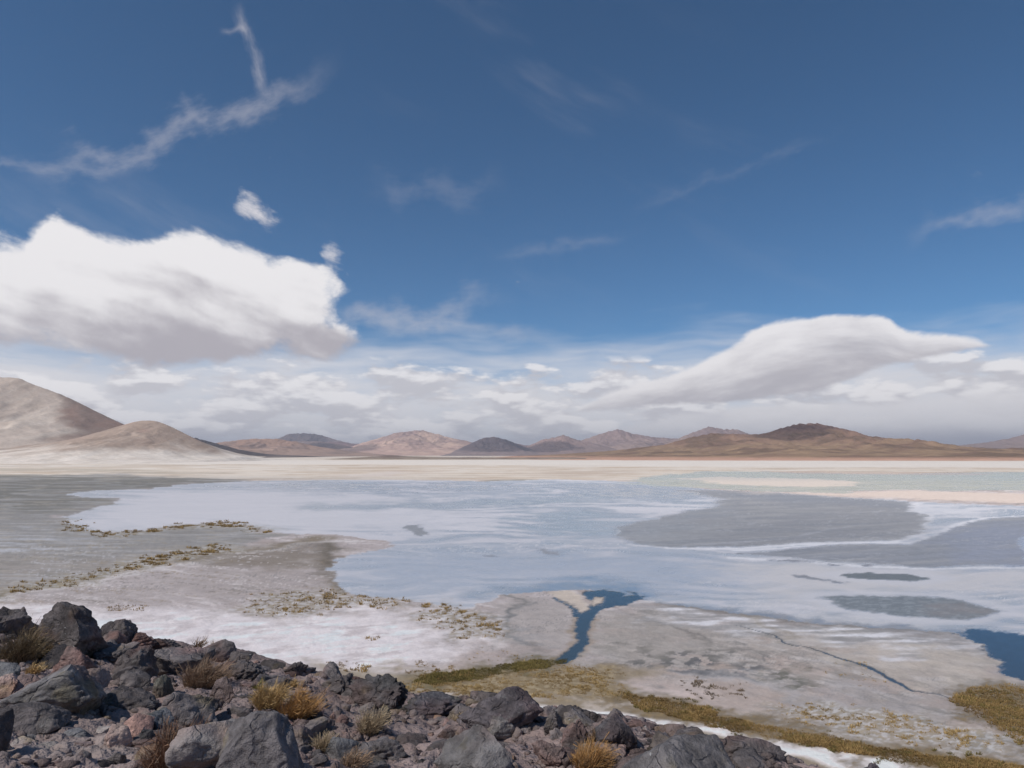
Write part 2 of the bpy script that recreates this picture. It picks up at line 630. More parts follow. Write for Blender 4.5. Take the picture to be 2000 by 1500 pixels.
def area(pts, soft=0.012, warp=0.02, fine=0.006):
    """smooth 0..1 coverage of a traced patch on the flat"""
    poly = chart(pts)
    mg = soft + warp * 1.5 + fine * 1.5 + 0.02
    sel = (U > poly[:, 0].min() - mg) & (U < poly[:, 0].max() + mg) & (V > poly[:, 1].min() - mg) & (V < poly[:, 1].max() + mg)
    r = np.zeros(U.shape)
    if sel.any():
        s = sdist(U[sel] + warp * wu[sel] + fine * wu2[sel], V[sel] + warp * wv[sel] + fine * wv2[sel], poly)
        r[sel] = sstep(s, -soft, soft)
    return r


def course(pts, widths, soft=0.003, warp=0.008, fine=0.003):
    line = chart(pts)
    mg = max(widths) + soft + warp * 1.5 + fine * 1.5 + 0.02
    sel = (U > line[:, 0].min() - mg) & (U < line[:, 0].max() + mg) & (V > line[:, 1].min() - mg) & (V < line[:, 1].max() + mg)
    r = np.zeros(U.shape)
    s = ldist(U[sel] + warp * wu[sel] + fine * wu2[sel], V[sel] + warp * wv[sel] + fine * wv2[sel], line, widths)
    r[sel] = 1 - sstep(s, -soft, soft)
    return r


C = np.zeros((U.size, 3)); RG = np.full(U.size, 0.6)


def paint(mask, rgb, op=1.0):
    global C
    m = np.clip(mask * op, 0, 1)[:, None]
    C = C * (1 - m) + np.array(rgb) * m


# shoreline of the shallow lagoon
LAGOON = [(470, 940), (340, 948), (285, 956), (190, 957), (125, 966), (165, 972), (245, 974), (215, 985), (165, 997), (125, 1012), (140, 1026),
          (165, 1036), (200, 1043), (255, 1038), (310, 1030), (380, 1024), (440, 1021), (490, 1028), (540, 1038), (580, 1044), (640, 1043), (690, 1048),
          (755, 1056), (764, 1066), (740, 1076), (690, 1084), (660, 1092), (646, 1108), (652, 1132), (668, 1152), (705, 1164), (780, 1171), (870, 1181), (905, 1190),
          (930, 1186), (975, 1166), (1010, 1160), (1075, 1155), (1150, 1152), (1215, 1182), (1262, 1172), (1310, 1182), (1400, 1192), (1500, 1206), (1600, 1218),
          (1700, 1226), (1870, 1236), (1885, 1246), (2050, 1246), (2300, 1250), (2300, 990), (2000, 988), (1800, 981), (1600, 968), (1400, 958), (1240, 942), (1100, 936), (950, 940), (700, 937)]
lag = area(LAGOON, 0.004, 0.010, 0.005)
GREY_E = [(1208, 1030), (1262, 1016), (1330, 1001), (1395, 990), (1412, 976), (1330, 957), (1420, 958), (1560, 966), (1775, 981), (1782, 1000), (1816, 1008), (1800, 1040),
          (1762, 1054), (1650, 1058), (1560, 1060), (1440, 1069), (1300, 1069), (1230, 1061), (1204, 1046)]
GREY_F = [(1440, 1082), (1530, 1075), (1640, 1063), (1780, 1063), (1850, 1036), (1890, 1021), (1950, 1012), (2010, 1010), (2010, 1030), (1990, 1060), (2010, 1103), (1900, 1105), (1800, 1108), (1720, 1103), (1600, 1096), (1540, 1089)]
ISLE = [(1640, 1122), (1690, 1118), (1770, 1122), (1828, 1131), (1790, 1135), (1720, 1133), (1660, 1128)]
ISLE2 = [(1545, 1124), (1575, 1123), (1610, 1131), (1672, 1139), (1640, 1139), (1580, 1132)]
MUD_S = [(1600, 1166), (1700, 1163), (1850, 1167), (1965, 1194), (1900, 1210), (1780, 1206), (1700, 1196), (1662, 1190), (1636, 1178)]
FISH = [(784, 1029), (822, 1024), (827, 1034), (833, 1047), (812, 1046), (796, 1036)]
THIN = [(1026, 1069), (1060, 1073), (1112, 1083), (1080, 1083), (1045, 1076)]
OVAL = [(948, 1083), (978, 1084), (980, 1088), (952, 1088)]
POND = [(1225, 938), (1290, 929), (1390, 921), (1500, 921), (1600, 924), (1800, 926), (1900, 922), (2300, 920), (2300, 962), (1850, 958), (1720, 956), (1640, 962), (1560, 962), (1450, 958), (1330, 951), (1240, 945)]
PONDBAR = [(1335, 934), (1400, 931), (1600, 935), (1682, 945), (1640, 951), (1560, 951), (1420, 946), (1350, 940)]
POOL = [(1868, 1236), (1900, 1230), (2060, 1238), (2300, 1244), (2300, 1400), (2030, 1336), (2000, 1330), (1972, 1318), (1952, 1298), (1938, 1282), (1915, 1268), (1898, 1250)]
CREEKMOUTH = [(1040, 1150), (1080, 1157), (1120, 1140), (1180, 1142), (1250, 1160), (1266, 1172), (1240, 1183), (1205, 1187), (1160, 1192), (1150, 1200), (1124, 1200), (1112, 1188), (1085, 1170), (1050, 1160)]

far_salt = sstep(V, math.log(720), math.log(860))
streak_n = fbm(U * 7, V * 34, 5)
mott = fbm(U * 40, V * 40, 4)
big = fbm(U * 5, V * 7, 3)

# --- base crusts, with the far salt's sunlight put into its colour
C[:] = (0.50, 0.45, 0.445)                                           # near shore crust
paint(sstep(mott + big, -0.2, 0.9), (0.57, 0.525, 0.53), 0.7)
LEFT = [(-300, 922), (0, 926), (120, 928), (220, 925), (330, 932), (480, 938), (470, 940), (340, 948), (285, 956), (190, 957), (125, 966), (165, 972), (245, 974), (215, 985), (165, 997),
        (125, 1012), (140, 1028), (200, 1042), (310, 1030), (440, 1022), (560, 1043), (440, 1078), (300, 1100), (160, 1132), (0, 1160), (-300, 1200)]
left = area(LEFT, 0.02, 0.03, 0.006)
# wet veins and white efflorescence of the near crusts
near = (1 - far_salt) * (1 - lag) * (1 - left)
flow_u = U * 9 + 0.9 * fbm(U * 6, V * 6, 3)
flow_v = V * 24 + U * 16 + 1.6 * fbm(U * 5 + 4, V * 6, 3)
vein = 1 - np.abs(fbm(flow_u * 1.1, flow_v * 0.62, 5)) * 4.5
paint(near * sstep(vein, 0.55, 0.98) * sstep(fbm(U * 5 + 3, V * 7, 3), -0.05, 0.4), (0.34, 0.32, 0.31), 0.6)
paint(near * sstep(fbm(flow_u * 0.9, flow_v, 6, 0.58), 0.0, 0.8), (0.70, 0.665, 0.665), 0.6)
paint(near * sstep(fbm(flow_u * 0.8 + 21, flow_v * 0.8, 6, 0.58), 0.05, 0.8), (0.45, 0.375, 0.34), 0.6)
paint(near * sstep(fbm(U * 90, V * 130, 4, 0.6), 0.1, 0.9), (0.40, 0.36, 0.33), 0.35)
paint(far_salt, (0.66, 0.57, 0.48))  # lighter, warmer salt beyond the cloud shadow: sunlight put into the colour
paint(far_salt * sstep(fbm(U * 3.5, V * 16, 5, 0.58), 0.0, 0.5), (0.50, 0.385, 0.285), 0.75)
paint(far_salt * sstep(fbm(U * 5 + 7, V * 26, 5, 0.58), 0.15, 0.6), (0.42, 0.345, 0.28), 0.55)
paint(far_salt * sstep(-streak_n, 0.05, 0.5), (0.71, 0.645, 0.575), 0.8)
paint(area([(-300, 897), (500, 899), (1100, 898), (1500, 899), (2300, 903), (2300, 915), (1400, 912), (900, 908), (300, 906), (-300, 905)], 0.03, 0.03), (0.73, 0.665, 0.60), 0.85)
paint(area([(1030, 925), (1120, 920), (1210, 918), (1240, 923), (1180, 929), (1080, 931)], 0.05, 0.06), (0.52, 0.42, 0.34), 0.75)
paint(area([(690, 928), (760, 920), (810, 921), (780, 929), (700, 932)], 0.05, 0.05), (0.62, 0.54, 0.50), 0.7)
paint(area([(-300, 914), (0, 914), (100, 915), (330, 918), (300, 921), (0, 919), (-300, 919)], 0.05, 0.05), (0.40, 0.35, 0.28), 0.6)
paint(area([(180, 921), (300, 922), (420, 924), (340, 926), (200, 925)], 0.05, 0.05), (0.36, 0.31, 0.25), 0.7)
paint(area([(940, 938), (1010, 936), (1060, 938), (1000, 941)], 0.03, 0.03), (0.25, 0.24, 0.20), 0.8)
# left plain of dark silt
paint(left, (0.36, 0.335, 0.315))
paint(left * area([(-300, 918), (0, 926), (330, 932), (480, 938), (300, 956), (100, 968), (245, 974), (130, 1000), (-300, 1010)], 0.08, 0.06), (0.245, 0.23, 0.20), 0.92)
paint(left * area([(-300, 1035), (60, 1045), (170, 1060), (190, 1072), (60, 1085), (-300, 1090)], 0.08, 0.09) * sstep(streak_n, -0.35, 0.25), (0.60, 0.59, 0.61), 0.85)
paint(left * area([(-300, 1090), (0, 1085), (250, 1085), (400, 1070), (300, 1100), (160, 1130), (0, 1158), (-300, 1200)], 0.08, 0.05), (0.42, 0.365, 0.325), 0.8)
paint(left * sstep(fbm(U * 9, V * 40, 4), 0.1, 0.5), (0.52, 0.49, 0.475), 0.6)
paint(left * sstep(fbm(U * 12 + 31, V * 60, 4), 0.1, 0.5), (0.29, 0.265, 0.235), 0.5)
paint(left * sstep(fbm(U * 20, V * 34, 6, 0.6), 0.1, 0.8), (0.46, 0.40, 0.33), 0.5)
# white lines and tan line that cross the left shore
paint(course([(-200, 1190), (0, 1161), (160, 1133), (280, 1108), (430, 1084), (560, 1062), (640, 1052)], [0.016] * 7, 0.02, 0.02), (0.30, 0.25, 0.165), 0.75)
paint(course([(-200, 1200), (0, 1168), (160, 1142), (300, 1114), (450, 1090), (580, 1064), (690, 1056)], [0.010] * 7, 0.012, 0.02), (0.66, 0.64, 0.64), 0.75)
paint(area([(350, 1098), (450, 1085), (560, 1066), (640, 1062), (652, 1072), (642, 1110), (560, 1112), (440, 1110)], 0.05, 0.04), (0.33, 0.285, 0.235), 0.85)
paint(course([(640, 1062), (640, 1090), (636, 1110), (648, 1140), (668, 1158)], [0.010] * 5, 0.012, 0.012), (0.25, 0.22, 0.175), 0.85)
paint(course([(440, 1165), (520, 1140), (600, 1128), (640, 1120)], [0.004] * 4, 0.008, 0.02), (0.38, 0.35, 0.32), 0.6)
paint(area([(-300, 1215), (0, 1172), (200, 1142), (420, 1105), (560, 1112), (640, 1115), (650, 1140), (560, 1150), (440, 1165), (240, 1180), (0, 1200)], 0.06, 0.05), (0.46, 0.415, 0.40), 0.6)
for k_, (ou, ov) in enumerate([(0.0, 0.0), (4.0, 2.0), (9.0, 7.0)]):
    sl = 1 - np.abs(fbm(U * 5 + ou, V * 26 + U * 14 + ov, 5, 0.6)) * 6
    zone = area([(-300, 1230), (-300, 1060), (300, 1060), (640, 1045), (660, 1150), (440, 1190), (0, 1215)], 0.08, 0.05)
    paint(zone * sstep(sl, 0.35, 0.95) * sstep(fbm(U * 7 + ov, V * 10 + ou, 3), -0.1, 0.3), [(0.66, 0.63, 0.63), (0.30, 0.27, 0.24), (0.40, 0.32, 0.22)][k_], 0.6)
# bright salt below the left shore
white = area([(-300, 1200), (120, 1180), (240, 1200), (440, 1200), (560, 1210), (700, 1190), (800, 1190), (830, 1220), (900, 1255), (960, 1262), (900, 1290), (790, 1300), (700, 1330), (400, 1300), (-300, 1330)], 0.07, 0.05)
paint(white, (0.70, 0.665, 0.68), 0.9)
paint(white * sstep(fbm(U * 12, V * 26 - U * 10, 6, 0.58), 0.0, 0.7), (0.52, 0.47, 0.475), 0.6)
paint(white * sstep(fbm(U * 13 + 9, V * 30 - U * 12, 6, 0.58), 0.0, 0.6), (0.74, 0.715, 0.72), 0.8)
# creek delta
paint(area([(985, 1170), (1010, 1160), (1080, 1172), (1110, 1195), (1122, 1230), (1115, 1255), (1080, 1285), (1000, 1290), (960, 1255), (990, 1230), (975, 1200)], 0.02, 0.02), (0.47, 0.435, 0.42), 0.9)
paint(course([(1005, 1165), (1000, 1195), (985, 1215), (1010, 1250), (1060, 1275)], [0.004] * 5, 0.008, 0.02), (0.25, 0.255, 0.25), 0.8)
paint(course([(930, 1205), (985, 1205), (1002, 1195), (1030, 1175)], [0.005] * 4, 0.010, 0.02), (0.28, 0.29, 0.30), 0.75)
paint(area([(985, 1205), (1010, 1220), (1060, 1272), (1000, 1262), (960, 1230)], 0.04, 0.05) * sstep(mott, -0.1, 0.3), (0.36, 0.37, 0.39), 0.7)
paint(area([(870, 1288), (960, 1262), (1080, 1272), (1010, 1292), (900, 1308)], 0.04, 0.04), (0.47, 0.40, 0.375), 0.8)
# land east of the creek
east = area([(1130, 1290), (1158, 1250), (1155, 1215), (1205, 1192), (1310, 1188), (1500, 1212), (1870, 1240), (1940, 1290), (2000, 1336), (2300, 1400), (2300, 1560), (1500, 1560), (1100, 1400)], 0.03, 0.03)
paint(east, (0.43, 0.395, 0.365), 0.75)
paint(east * sstep(fbm(U * 14, V * 34 + U * 20, 5), -0.05, 0.5), (0.54, 0.515, 0.505), 0.7)
paint(east * sstep(fbm(U * 18 + 5, V * 40 + U * 24, 5), 0.10, 0.5), (0.335, 0.32, 0.305), 0.75)
paint(east * sstep(fbm(U * 9 + 25, V * 14 + U * 8, 4), 0.05, 0.5), (0.50, 0.42, 0.38), 0.7)
rough_e = area([(1140, 1290), (1165, 1215), (1250, 1195), (1400, 1230), (1560, 1285), (1620, 1350), (1480, 1345), (1380, 1325), (1300, 1312), (1180, 1306)], 0.08, 0.06)
scrib = 1 - np.abs(fbm(U * 30 + 1.2 * wu, V * 46 + U * 22 + 1.2 * wv, 5, 0.6)) * 4.0
paint(rough_e * sstep(scrib, 0.45, 0.95) * sstep(fbm(U * 8 + 2, V * 12, 3), -0.2, 0.25), (0.27, 0.265, 0.26), 0.7)
paint(rough_e * sstep(fbm(U * 50, V * 80 + U * 20, 5, 0.62), 0.1, 0.7), (0.62, 0.58, 0.55), 0.6)
paint(near * (1 - white) * sstep(1 - np.abs(fbm(U * 16 + 1.5 * wu + 5, V * 40 + U * 20 + 1.5 * wv, 5, 0.6)) * 5, 0.5, 0.95) * sstep(fbm(U * 6 + 12, V * 9, 3), 0.0, 0.4), (0.31, 0.30, 0.30), 0.6)
# particular patches of the eastern shore
paint(area([(1160, 1225), (1250, 1205), (1350, 1230), (1420, 1265), (1440, 1290), (1300, 1290), (1160, 1290)], 0.06, 0.05), (0.44, 0.41, 0.385), 0.8)
paint(area([(1500, 1240), (1600, 1235), (1760, 1262), (1880, 1275), (1960, 1335), (1900, 1350), (1760, 1320), (1650, 1280)], 0.06, 0.06), (0.56, 0.51, 0.455), 0.8)
paint(area([(1300, 1285), (1400, 1282), (1455, 1296), (1452, 1318), (1380, 1316), (1300, 1305)], 0.04, 0.05) * sstep(mott, -0.15, 0.1), (0.20, 0.21, 0.23), 0.95)
paint(area([(1150, 1300), (1240, 1290), (1320, 1284), (1330, 1300), (1250, 1312)], 0.03, 0.05) * sstep(mott, -0.1, 0.15), (0.23, 0.23, 0.225), 0.85)
paint(area([(1200, 1265), (1300, 1262), (1420, 1280), (1440, 1296), (1300, 1288), (1210, 1280)], 0.04, 0.06) * sstep(mott, -0.05, 0.2), (0.29, 0.28, 0.255), 0.8)
paint(course([(1250, 1205), (1310, 1222), (1345, 1240), (1380, 1258)], [0.003, 0.004, 0.004, 0.002], 0.008, 0.02), (0.27, 0.26, 0.25), 0.8)
paint(course([(1295, 1312), (1390, 1312), (1440, 1318), (1480, 1330)], [0.004, 0.006, 0.006, 0.003], 0.010, 0.02), (0.26, 0.265, 0.28), 0.8)
paint(area([(1300, 1312), (1440, 1318), (1540, 1340), (1600, 1362), (1500, 1350), (1380, 1332)], 0.03, 0.04), (0.46, 0.47, 0.50), 0.7)
paint(area([(1560, 1345), (1760, 1350), (1850, 1385), (1700, 1380), (1600, 1370)], 0.05, 0.06), (0.44, 0.42, 0.43), 0.6)
paint(area([(1580, 1395), (1680, 1402), (1700, 1425), (1600, 1418)], 0.04, 0.04), (0.50, 0.44, 0.40), 0.8)
paint(area([(1385, 1302), (1420, 1298), (1438, 1306), (1410, 1312)], 0.01, 0.01), (0.50, 0.42, 0.37), 0.9)
paint(area([(1505, 1312), (1560, 1316), (1565, 1338), (1530, 1342)], 0.04, 0.04) * sstep(mott, -0.2, 0.1), (0.20, 0.21, 0.17), 0.9)
paint(area([(1330, 1325), (1440, 1335), (1560, 1365), (1560, 1400), (1420, 1392), (1330, 1362)], 0.05, 0.05), (0.52, 0.44, 0.40), 0.85)
paint(area([(1200, 1308), (1300, 1330), (1380, 1360), (1420, 1392), (1330, 1370), (1220, 1335)], 0.03, 0.03), (0.60, 0.51, 0.48), 0.85)
# foot of the stony slope: white strip, sallow earth
paint(area([(600, 1300), (790, 1310), (900, 1300), (1120, 1300), (1260, 1310), (1240, 1350), (1420, 1395), (1650, 1440), (2000, 1490), (2300, 1540), (2300, 1570), (600, 1570)], 0.03, 0.03), (0.40, 0.335, 0.245), 0.85)
paint(area([(1060, 1372), (1150, 1362), (1240, 1372), (1300, 1400), (1180, 1392)], 0.05, 0.06) * sstep(mott, -0.3, 0.3), (0.58, 0.52, 0.47), 0.9)
paint(course([(780, 1338), (860, 1352), (980, 1372), (1120, 1392), (1230, 1402), (1330, 1418), (1420, 1432), (1560, 1468), (1700, 1498), (1900, 1540)], [0.010, 0.010, 0.011, 0.011, 0.012, 0.013, 0.018, 0.022, 0.026, 0.03], 0.008, 0.010), (0.74, 0.71, 0.71), 0.95)
paint(area([(640, 1306), (730, 1300), (820, 1312), (800, 1332), (700, 1330)], 0.05, 0.05) * sstep(mott, 0.0, 0.3), (0.45, 0.40, 0.30), 0.6)

# --- lagoon bed, its salt swirls, and painted sky and cloud reflections
paint(lag, (0.55, 0.56, 0.595))
sw = fbm(U * 6 + 0.5 * big, V * 26 + 2.0 * fbm(U * 4, V * 5, 2), 5)
paint(lag * sstep(sw, 0.0, 0.55), (0.70, 0.675, 0.695), 0.9)
paint(lag * sstep(-sw, 0.1, 0.6), (0.38, 0.42, 0.46), 0.6)
sw2 = 1 - np.abs(fbm(U * 5 + 0.8 * wu + 3, V * 20 + 1.2 * wv, 5, 0.58)) * 5
paint(lag * sstep(sw2, 0.45, 0.95) * sstep(fbm(U * 5 + 8, V * 8, 3), -0.1, 0.3), (0.78, 0.755, 0.765), 0.7)
paint(lag * area([(130, 1000), (300, 960), (560, 960), (800, 975), (900, 1000), (820, 1030), (620, 1045), (440, 1022), (200, 1040)], 0.08, 0.06), (0.76, 0.725, 0.735), 0.85)  # white salt with the cloud's reflected sheen put into the colour
paint(lag * area([(700, 1005), (900, 985), (1150, 985), (1400, 975), (1390, 992), (1220, 1020), (1000, 1045), (800, 1040)], 0.08, 0.09) * sstep(sw, -0.4, 0.3), (0.76, 0.73, 0.745), 0.85)
paint(lag * area([(470, 941), (900, 943), (1100, 945), (1100, 955), (850, 962), (620, 958), (480, 950)], 0.08, 0.05) * sstep(fbm(U * 16, V * 44, 5), -0.05, 0.35), (0.22, 0.25, 0.29), 0.7)
paint(lag * area([(600, 985), (900, 980), (1150, 970), (1280, 958), (1330, 962), (1150, 980), (900, 992), (620, 996)], 0.06, 0.05), (0.30, 0.36, 0.40), 0.65)
paint(lag * area([(1050, 940), (1240, 945), (1420, 960), (1410, 975), (1300, 975), (1150, 965)], 0.06, 0.06), (0.28, 0.32, 0.37), 0.65)
paint(lag * area([(1050, 998), (1160, 1000), (1230, 1030), (1220, 1052), (1100, 1050), (1040, 1030)], 0.06, 0.09), (0.40, 0.46, 0.50), 0.7)
paint(lag * area([(660, 1090), (760, 1075), (1000, 1085), (1300, 1080), (1500, 1105), (1450, 1150), (1300, 1160), (1050, 1140), (800, 1160), (690, 1150)], 0.10, 0.06), (0.475, 0.51, 0.575), 0.7)  # pale blue of the reflected sky put into the colour
paint(lag * area([(1420, 1095), (1560, 1098), (1800, 1115), (2000, 1112), (2000, 1160), (1750, 1158), (1600, 1160), (1660, 1195), (1800, 1212), (1600, 1205), (1480, 1150)], 0.08, 0.05), (0.70, 0.66, 0.645), 0.85)
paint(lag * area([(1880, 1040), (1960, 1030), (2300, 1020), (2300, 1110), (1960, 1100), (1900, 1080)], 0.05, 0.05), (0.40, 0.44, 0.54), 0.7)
paint(lag * area([(1960, 1085), (2060, 1080), (2060, 1095), (1980, 1096)], 0.02, 0.05), (0.24, 0.20, 0.22), 0.6)
deep_edge = lag * area([(900, 1160), (1020, 1146), (1080, 1132), (1180, 1130), (1262, 1148), (1275, 1170), (1240, 1188), (1060, 1168), (940, 1166)], 0.05, 0.05)
paint(deep_edge, (0.20, 0.26, 0.32), 0.6)
# white rims
for line, wd in [([(1230, 1063), (1310, 1071), (1440, 1072), (1560, 1063), (1650, 1060), (1745, 1058), (1790, 1043), (1806, 1022), (1820, 1008), (1782, 998), (1780, 982)], [0.004, 0.007, 0.011, 0.012, 0.011, 0.011, 0.010, 0.007, 0.006, 0.006, 0.012]),
                 ([(1440, 1076), (1520, 1072), (1640, 1060), (1790, 1060), (1838, 1043), (1880, 1022), (1930, 1012), (2010, 1007)], [0.008, 0.007, 0.006, 0.007, 0.009, 0.008, 0.006, 0.004]),
                 ([(1430, 1090), (1520, 1093), (1620, 1101), (1720, 1108), (1820, 1110), (2010, 1108)], [0.006, 0.007, 0.008, 0.007, 0.006, 0.004])]:
    paint(course(line, wd, 0.006, 0.006, 0.004), (0.86, 0.835, 0.845), 0.97)
paint(lag * area([(1790, 985), (1870, 988), (1930, 998), (1860, 1008), (1800, 1000)], 0.03, 0.06), (0.76, 0.74, 0.76), 0.8)
for iso, e in [(ISLE, 0.03), (MUD_S, 0.03), (FISH, 0.02)]:
    p = chart(iso); c0 = p.mean(0)
    sel_rim = sstep(sdist(U + 0.006 * wu, V + 0.006 * wv, p), -0.045, -0.012)
    paint(lag * sel_rim, (0.70, 0.68, 0.70), 0.7)

# wet margin of the eastern shore
shore_wet = area([(1270, 1180), (1400, 1192), (1600, 1218), (1870, 1238), (1900, 1262), (1800, 1275), (1600, 1252), (1420, 1232), (1280, 1205)], 0.05, 0.05)
paint(shore_wet, (0.52, 0.53, 0.56), 0.7)
paint(shore_wet * sstep(fbm(U * 12, V * 46, 5), 0.0, 0.4), (0.36, 0.355, 0.355), 0.75)
paint(shore_wet * sstep(-fbm(U * 12, V * 46, 5), 0.05, 0.4), (0.68, 0.69, 0.73), 0.8)
paint(course([(1300, 1181), (1330, 1184), (1500, 1203), (1640, 1220), (1760, 1226), (1860, 1233)], [0.006, 0.014, 0.017, 0.016, 0.012, 0.006], 0.016, 0.02), (0.30, 0.275, 0.255), 0.85)
paint(area([(1700, 1222), (1840, 1228), (1900, 1240), (1880, 1256), (1760, 1246)], 0.04, 0.05), (0.33, 0.33, 0.345), 0.6)
paint(course([(1460, 1206), (1500, 1226), (1545, 1254)], [0.006, 0.006, 0.003], 0.012, 0.02), (0.40, 0.35, 0.28), 0.7)
# --- mud flats standing just clear of the brine
mud = np.zeros(U.size)
for pts, rgb, sf in [(GREY_E, (0.365, 0.355, 0.36), 0.014), (GREY_F, (0.37, 0.37, 0.39), 0.012), (ISLE, (0.22, 0.235, 0.245), 0.004), (ISLE2, (0.33, 0.33, 0.35), 0.004),
                     (MUD_S, (0.25, 0.27, 0.285), 0.008), (FISH, (0.37, 0.37, 0.38), 0.004), (THIN, (0.38, 0.385, 0.41), 0.008), (OVAL, (0.37, 0.38, 0.41), 0.006),
                     ([(1420, 1081), (1440, 1080), (1445, 1083), (1425, 1084)], (0.33, 0.33, 0.35), 0.004), ([(1615, 1101), (1650, 1103), (1640, 1105), (1620, 1104)], (0.3, 0.3, 0.33), 0.004),
                     ([(1685, 1103), (1705, 1104), (1700, 1107), (1688, 1106)], (0.3, 0.3, 0.33), 0.004), ([(1500, 1092), (1560, 1094), (1610, 1100), (1570, 1099), (1520, 1096)], (0.33, 0.33, 0.36), 0.005)]:
    a = area(pts, sf, 0.008, 0.005)
    mud = np.maximum(mud, a)
    paint(a, rgb)
ge = area(GREY_E, 0.006, 0.008, 0.005)
paint(ge * sstep(streak_n, 0.1, 0.6), (0.40, 0.385, 0.375), 0.6)
paint(ge * area([(1230, 1055), (1300, 1035), (1450, 1010), (1560, 985), (1640, 978), (1540, 1000), (1420, 1030), (1330, 1060)], 0.05, 0.05), (0.43, 0.415, 0.405), 0.6)
paint(ge * course([(1330, 1066), (1480, 1056), (1560, 1048), (1610, 1036), (1690, 1022)], [0.004, 0.004, 0.004, 0.003, 0.001], 0.008, 0.01), (0.55, 0.54, 0.56), 0.7)
gf = area(GREY_F, 0.006, 0.008, 0.005)
gm = np.maximum(ge, gf)
paint(gm * sstep(fbm(U * 5, V * 22 - U * 8, 6, 0.6), -0.1, 0.7), (0.47, 0.45, 0.44), 0.6)
paint(gm * sstep(fbm(U * 6 + 17, V * 26 - U * 8, 6, 0.6), 0.0, 0.7), (0.30, 0.305, 0.325), 0.6)
paint(gf * area([(1840, 1045), (1900, 1028), (2010, 1020), (2010, 1100), (1880, 1100)], 0.06, 0.05), (0.38, 0.40, 0.48), 0.6)
paint(ge * area([(1200, 1050), (1205, 1028), (1270, 1014), (1340, 1000), (1400, 992), (1330, 1030), (1280, 1066)], 0.08, 0.06), (0.45, 0.46, 0.475), 0.55)
paint(ge * area([(1300, 955), (1420, 958), (1780, 981), (1780, 990), (1500, 978)], 0.05, 0.04), (0.31, 0.32, 0.35), 0.6)  # dark far margin: edge of the cloud shadow put into the colour
for ou in (2.0, 11.0):
    ln = 1 - np.abs(fbm(U * 3 + ou, V * 16 - U * 6 + 0.6 * wv, 4, 0.55)) * 9
    paint(gm * sstep(ln, 0.4, 1.0) * sstep(fbm(U * 5 + ou, V * 9, 3), -0.05, 0.35), (0.53, 0.52, 0.53), 0.55)
ms = area(MUD_S, 0.008, 0.008)
paint(ms * sstep(fbm(U * 60, V * 120, 4), 0.15, 0.4), (0.40, 0.42, 0.44), 0.5)
paint(ms * area([(1850, 1180), (1960, 1185), (1960, 1200), (1860, 1200)], 0.05, 0.04), (0.36, 0.31, 0.29), 0.7)

# --- far green pond
pond = area(POND, 0.012, 0.03, 0.006) * (1 - area(PONDBAR, 0.012, 0.03, 0.006))
paint(area(POND, 0.012, 0.03, 0.006), (0.52, 0.525, 0.455))
paint(pond * sstep(streak_n, -0.1, 0.5), (0.445, 0.465, 0.395), 0.8)
paint(area(PONDBAR, 0.012, 0.03, 0.006), (0.62, 0.56, 0.51), 0.95)
paint(area([(1440, 962), (1600, 963), (1760, 958), (1900, 962), (2300, 966), (2300, 985), (1900, 980), (1700, 972), (1560, 966)], 0.03, 0.03) * (1 - pond), (0.66, 0.57, 0.51), 0.9)
paint(area([(1470, 920), (1640, 921), (1800, 923), (1940, 924), (1900, 927), (1700, 927), (1560, 925)], 0.025, 0.03), (0.55, 0.44, 0.37), 0.75)

# peaty earth and litter under the grass beds
G1 = [(800, 1335), (830, 1320), (900, 1311), (980, 1299), (1040, 1290), (1108, 1286), (1104, 1298), (1050, 1308), (1000, 1316), (950, 1325), (880, 1335), (840, 1340)]
G2 = [(770, 1328), (850, 1338), (1000, 1316), (1120, 1300), (1205, 1304), (1190, 1330), (1232, 1346), (1215, 1366), (1150, 1360), (1050, 1366), (950, 1372), (880, 1362), (800, 1346)]
G3 = [(1205, 1352), (1290, 1366), (1340, 1375), (1420, 1402), (1500, 1420), (1600, 1434), (1700, 1457), (1850, 1478), (2060, 1504), (2060, 1548), (1900, 1512), (1750, 1487), (1600, 1461), (1480, 1441), (1380, 1418), (1290, 1397), (1235, 1376)]
G4 = [(1850, 1366), (1900, 1343), (1960, 1338), (2100, 1350), (2100, 1500), (1990, 1450), (1940, 1420), (1890, 1392)]
litter = fbm(U * 90, V * 120, 4)
beds = np.zeros(U.size)
for gp, lo_, hi_ in [(G1, (0.16, 0.13, 0.055), (0.26, 0.20, 0.09)), (G2, (0.30, 0.215, 0.11), (0.47, 0.37, 0.24)), (G3, (0.21, 0.145, 0.07), (0.34, 0.245, 0.13)), (G4, (0.19, 0.135, 0.065), (0.33, 0.24, 0.125))]:
    ga = area(gp, 0.03, 0.035, 0.012)
    beds = np.maximum(beds, ga)
    paint(ga, lo_, 0.85)
    paint(ga * sstep(litter, -0.1, 0.4), hi_, 0.8)
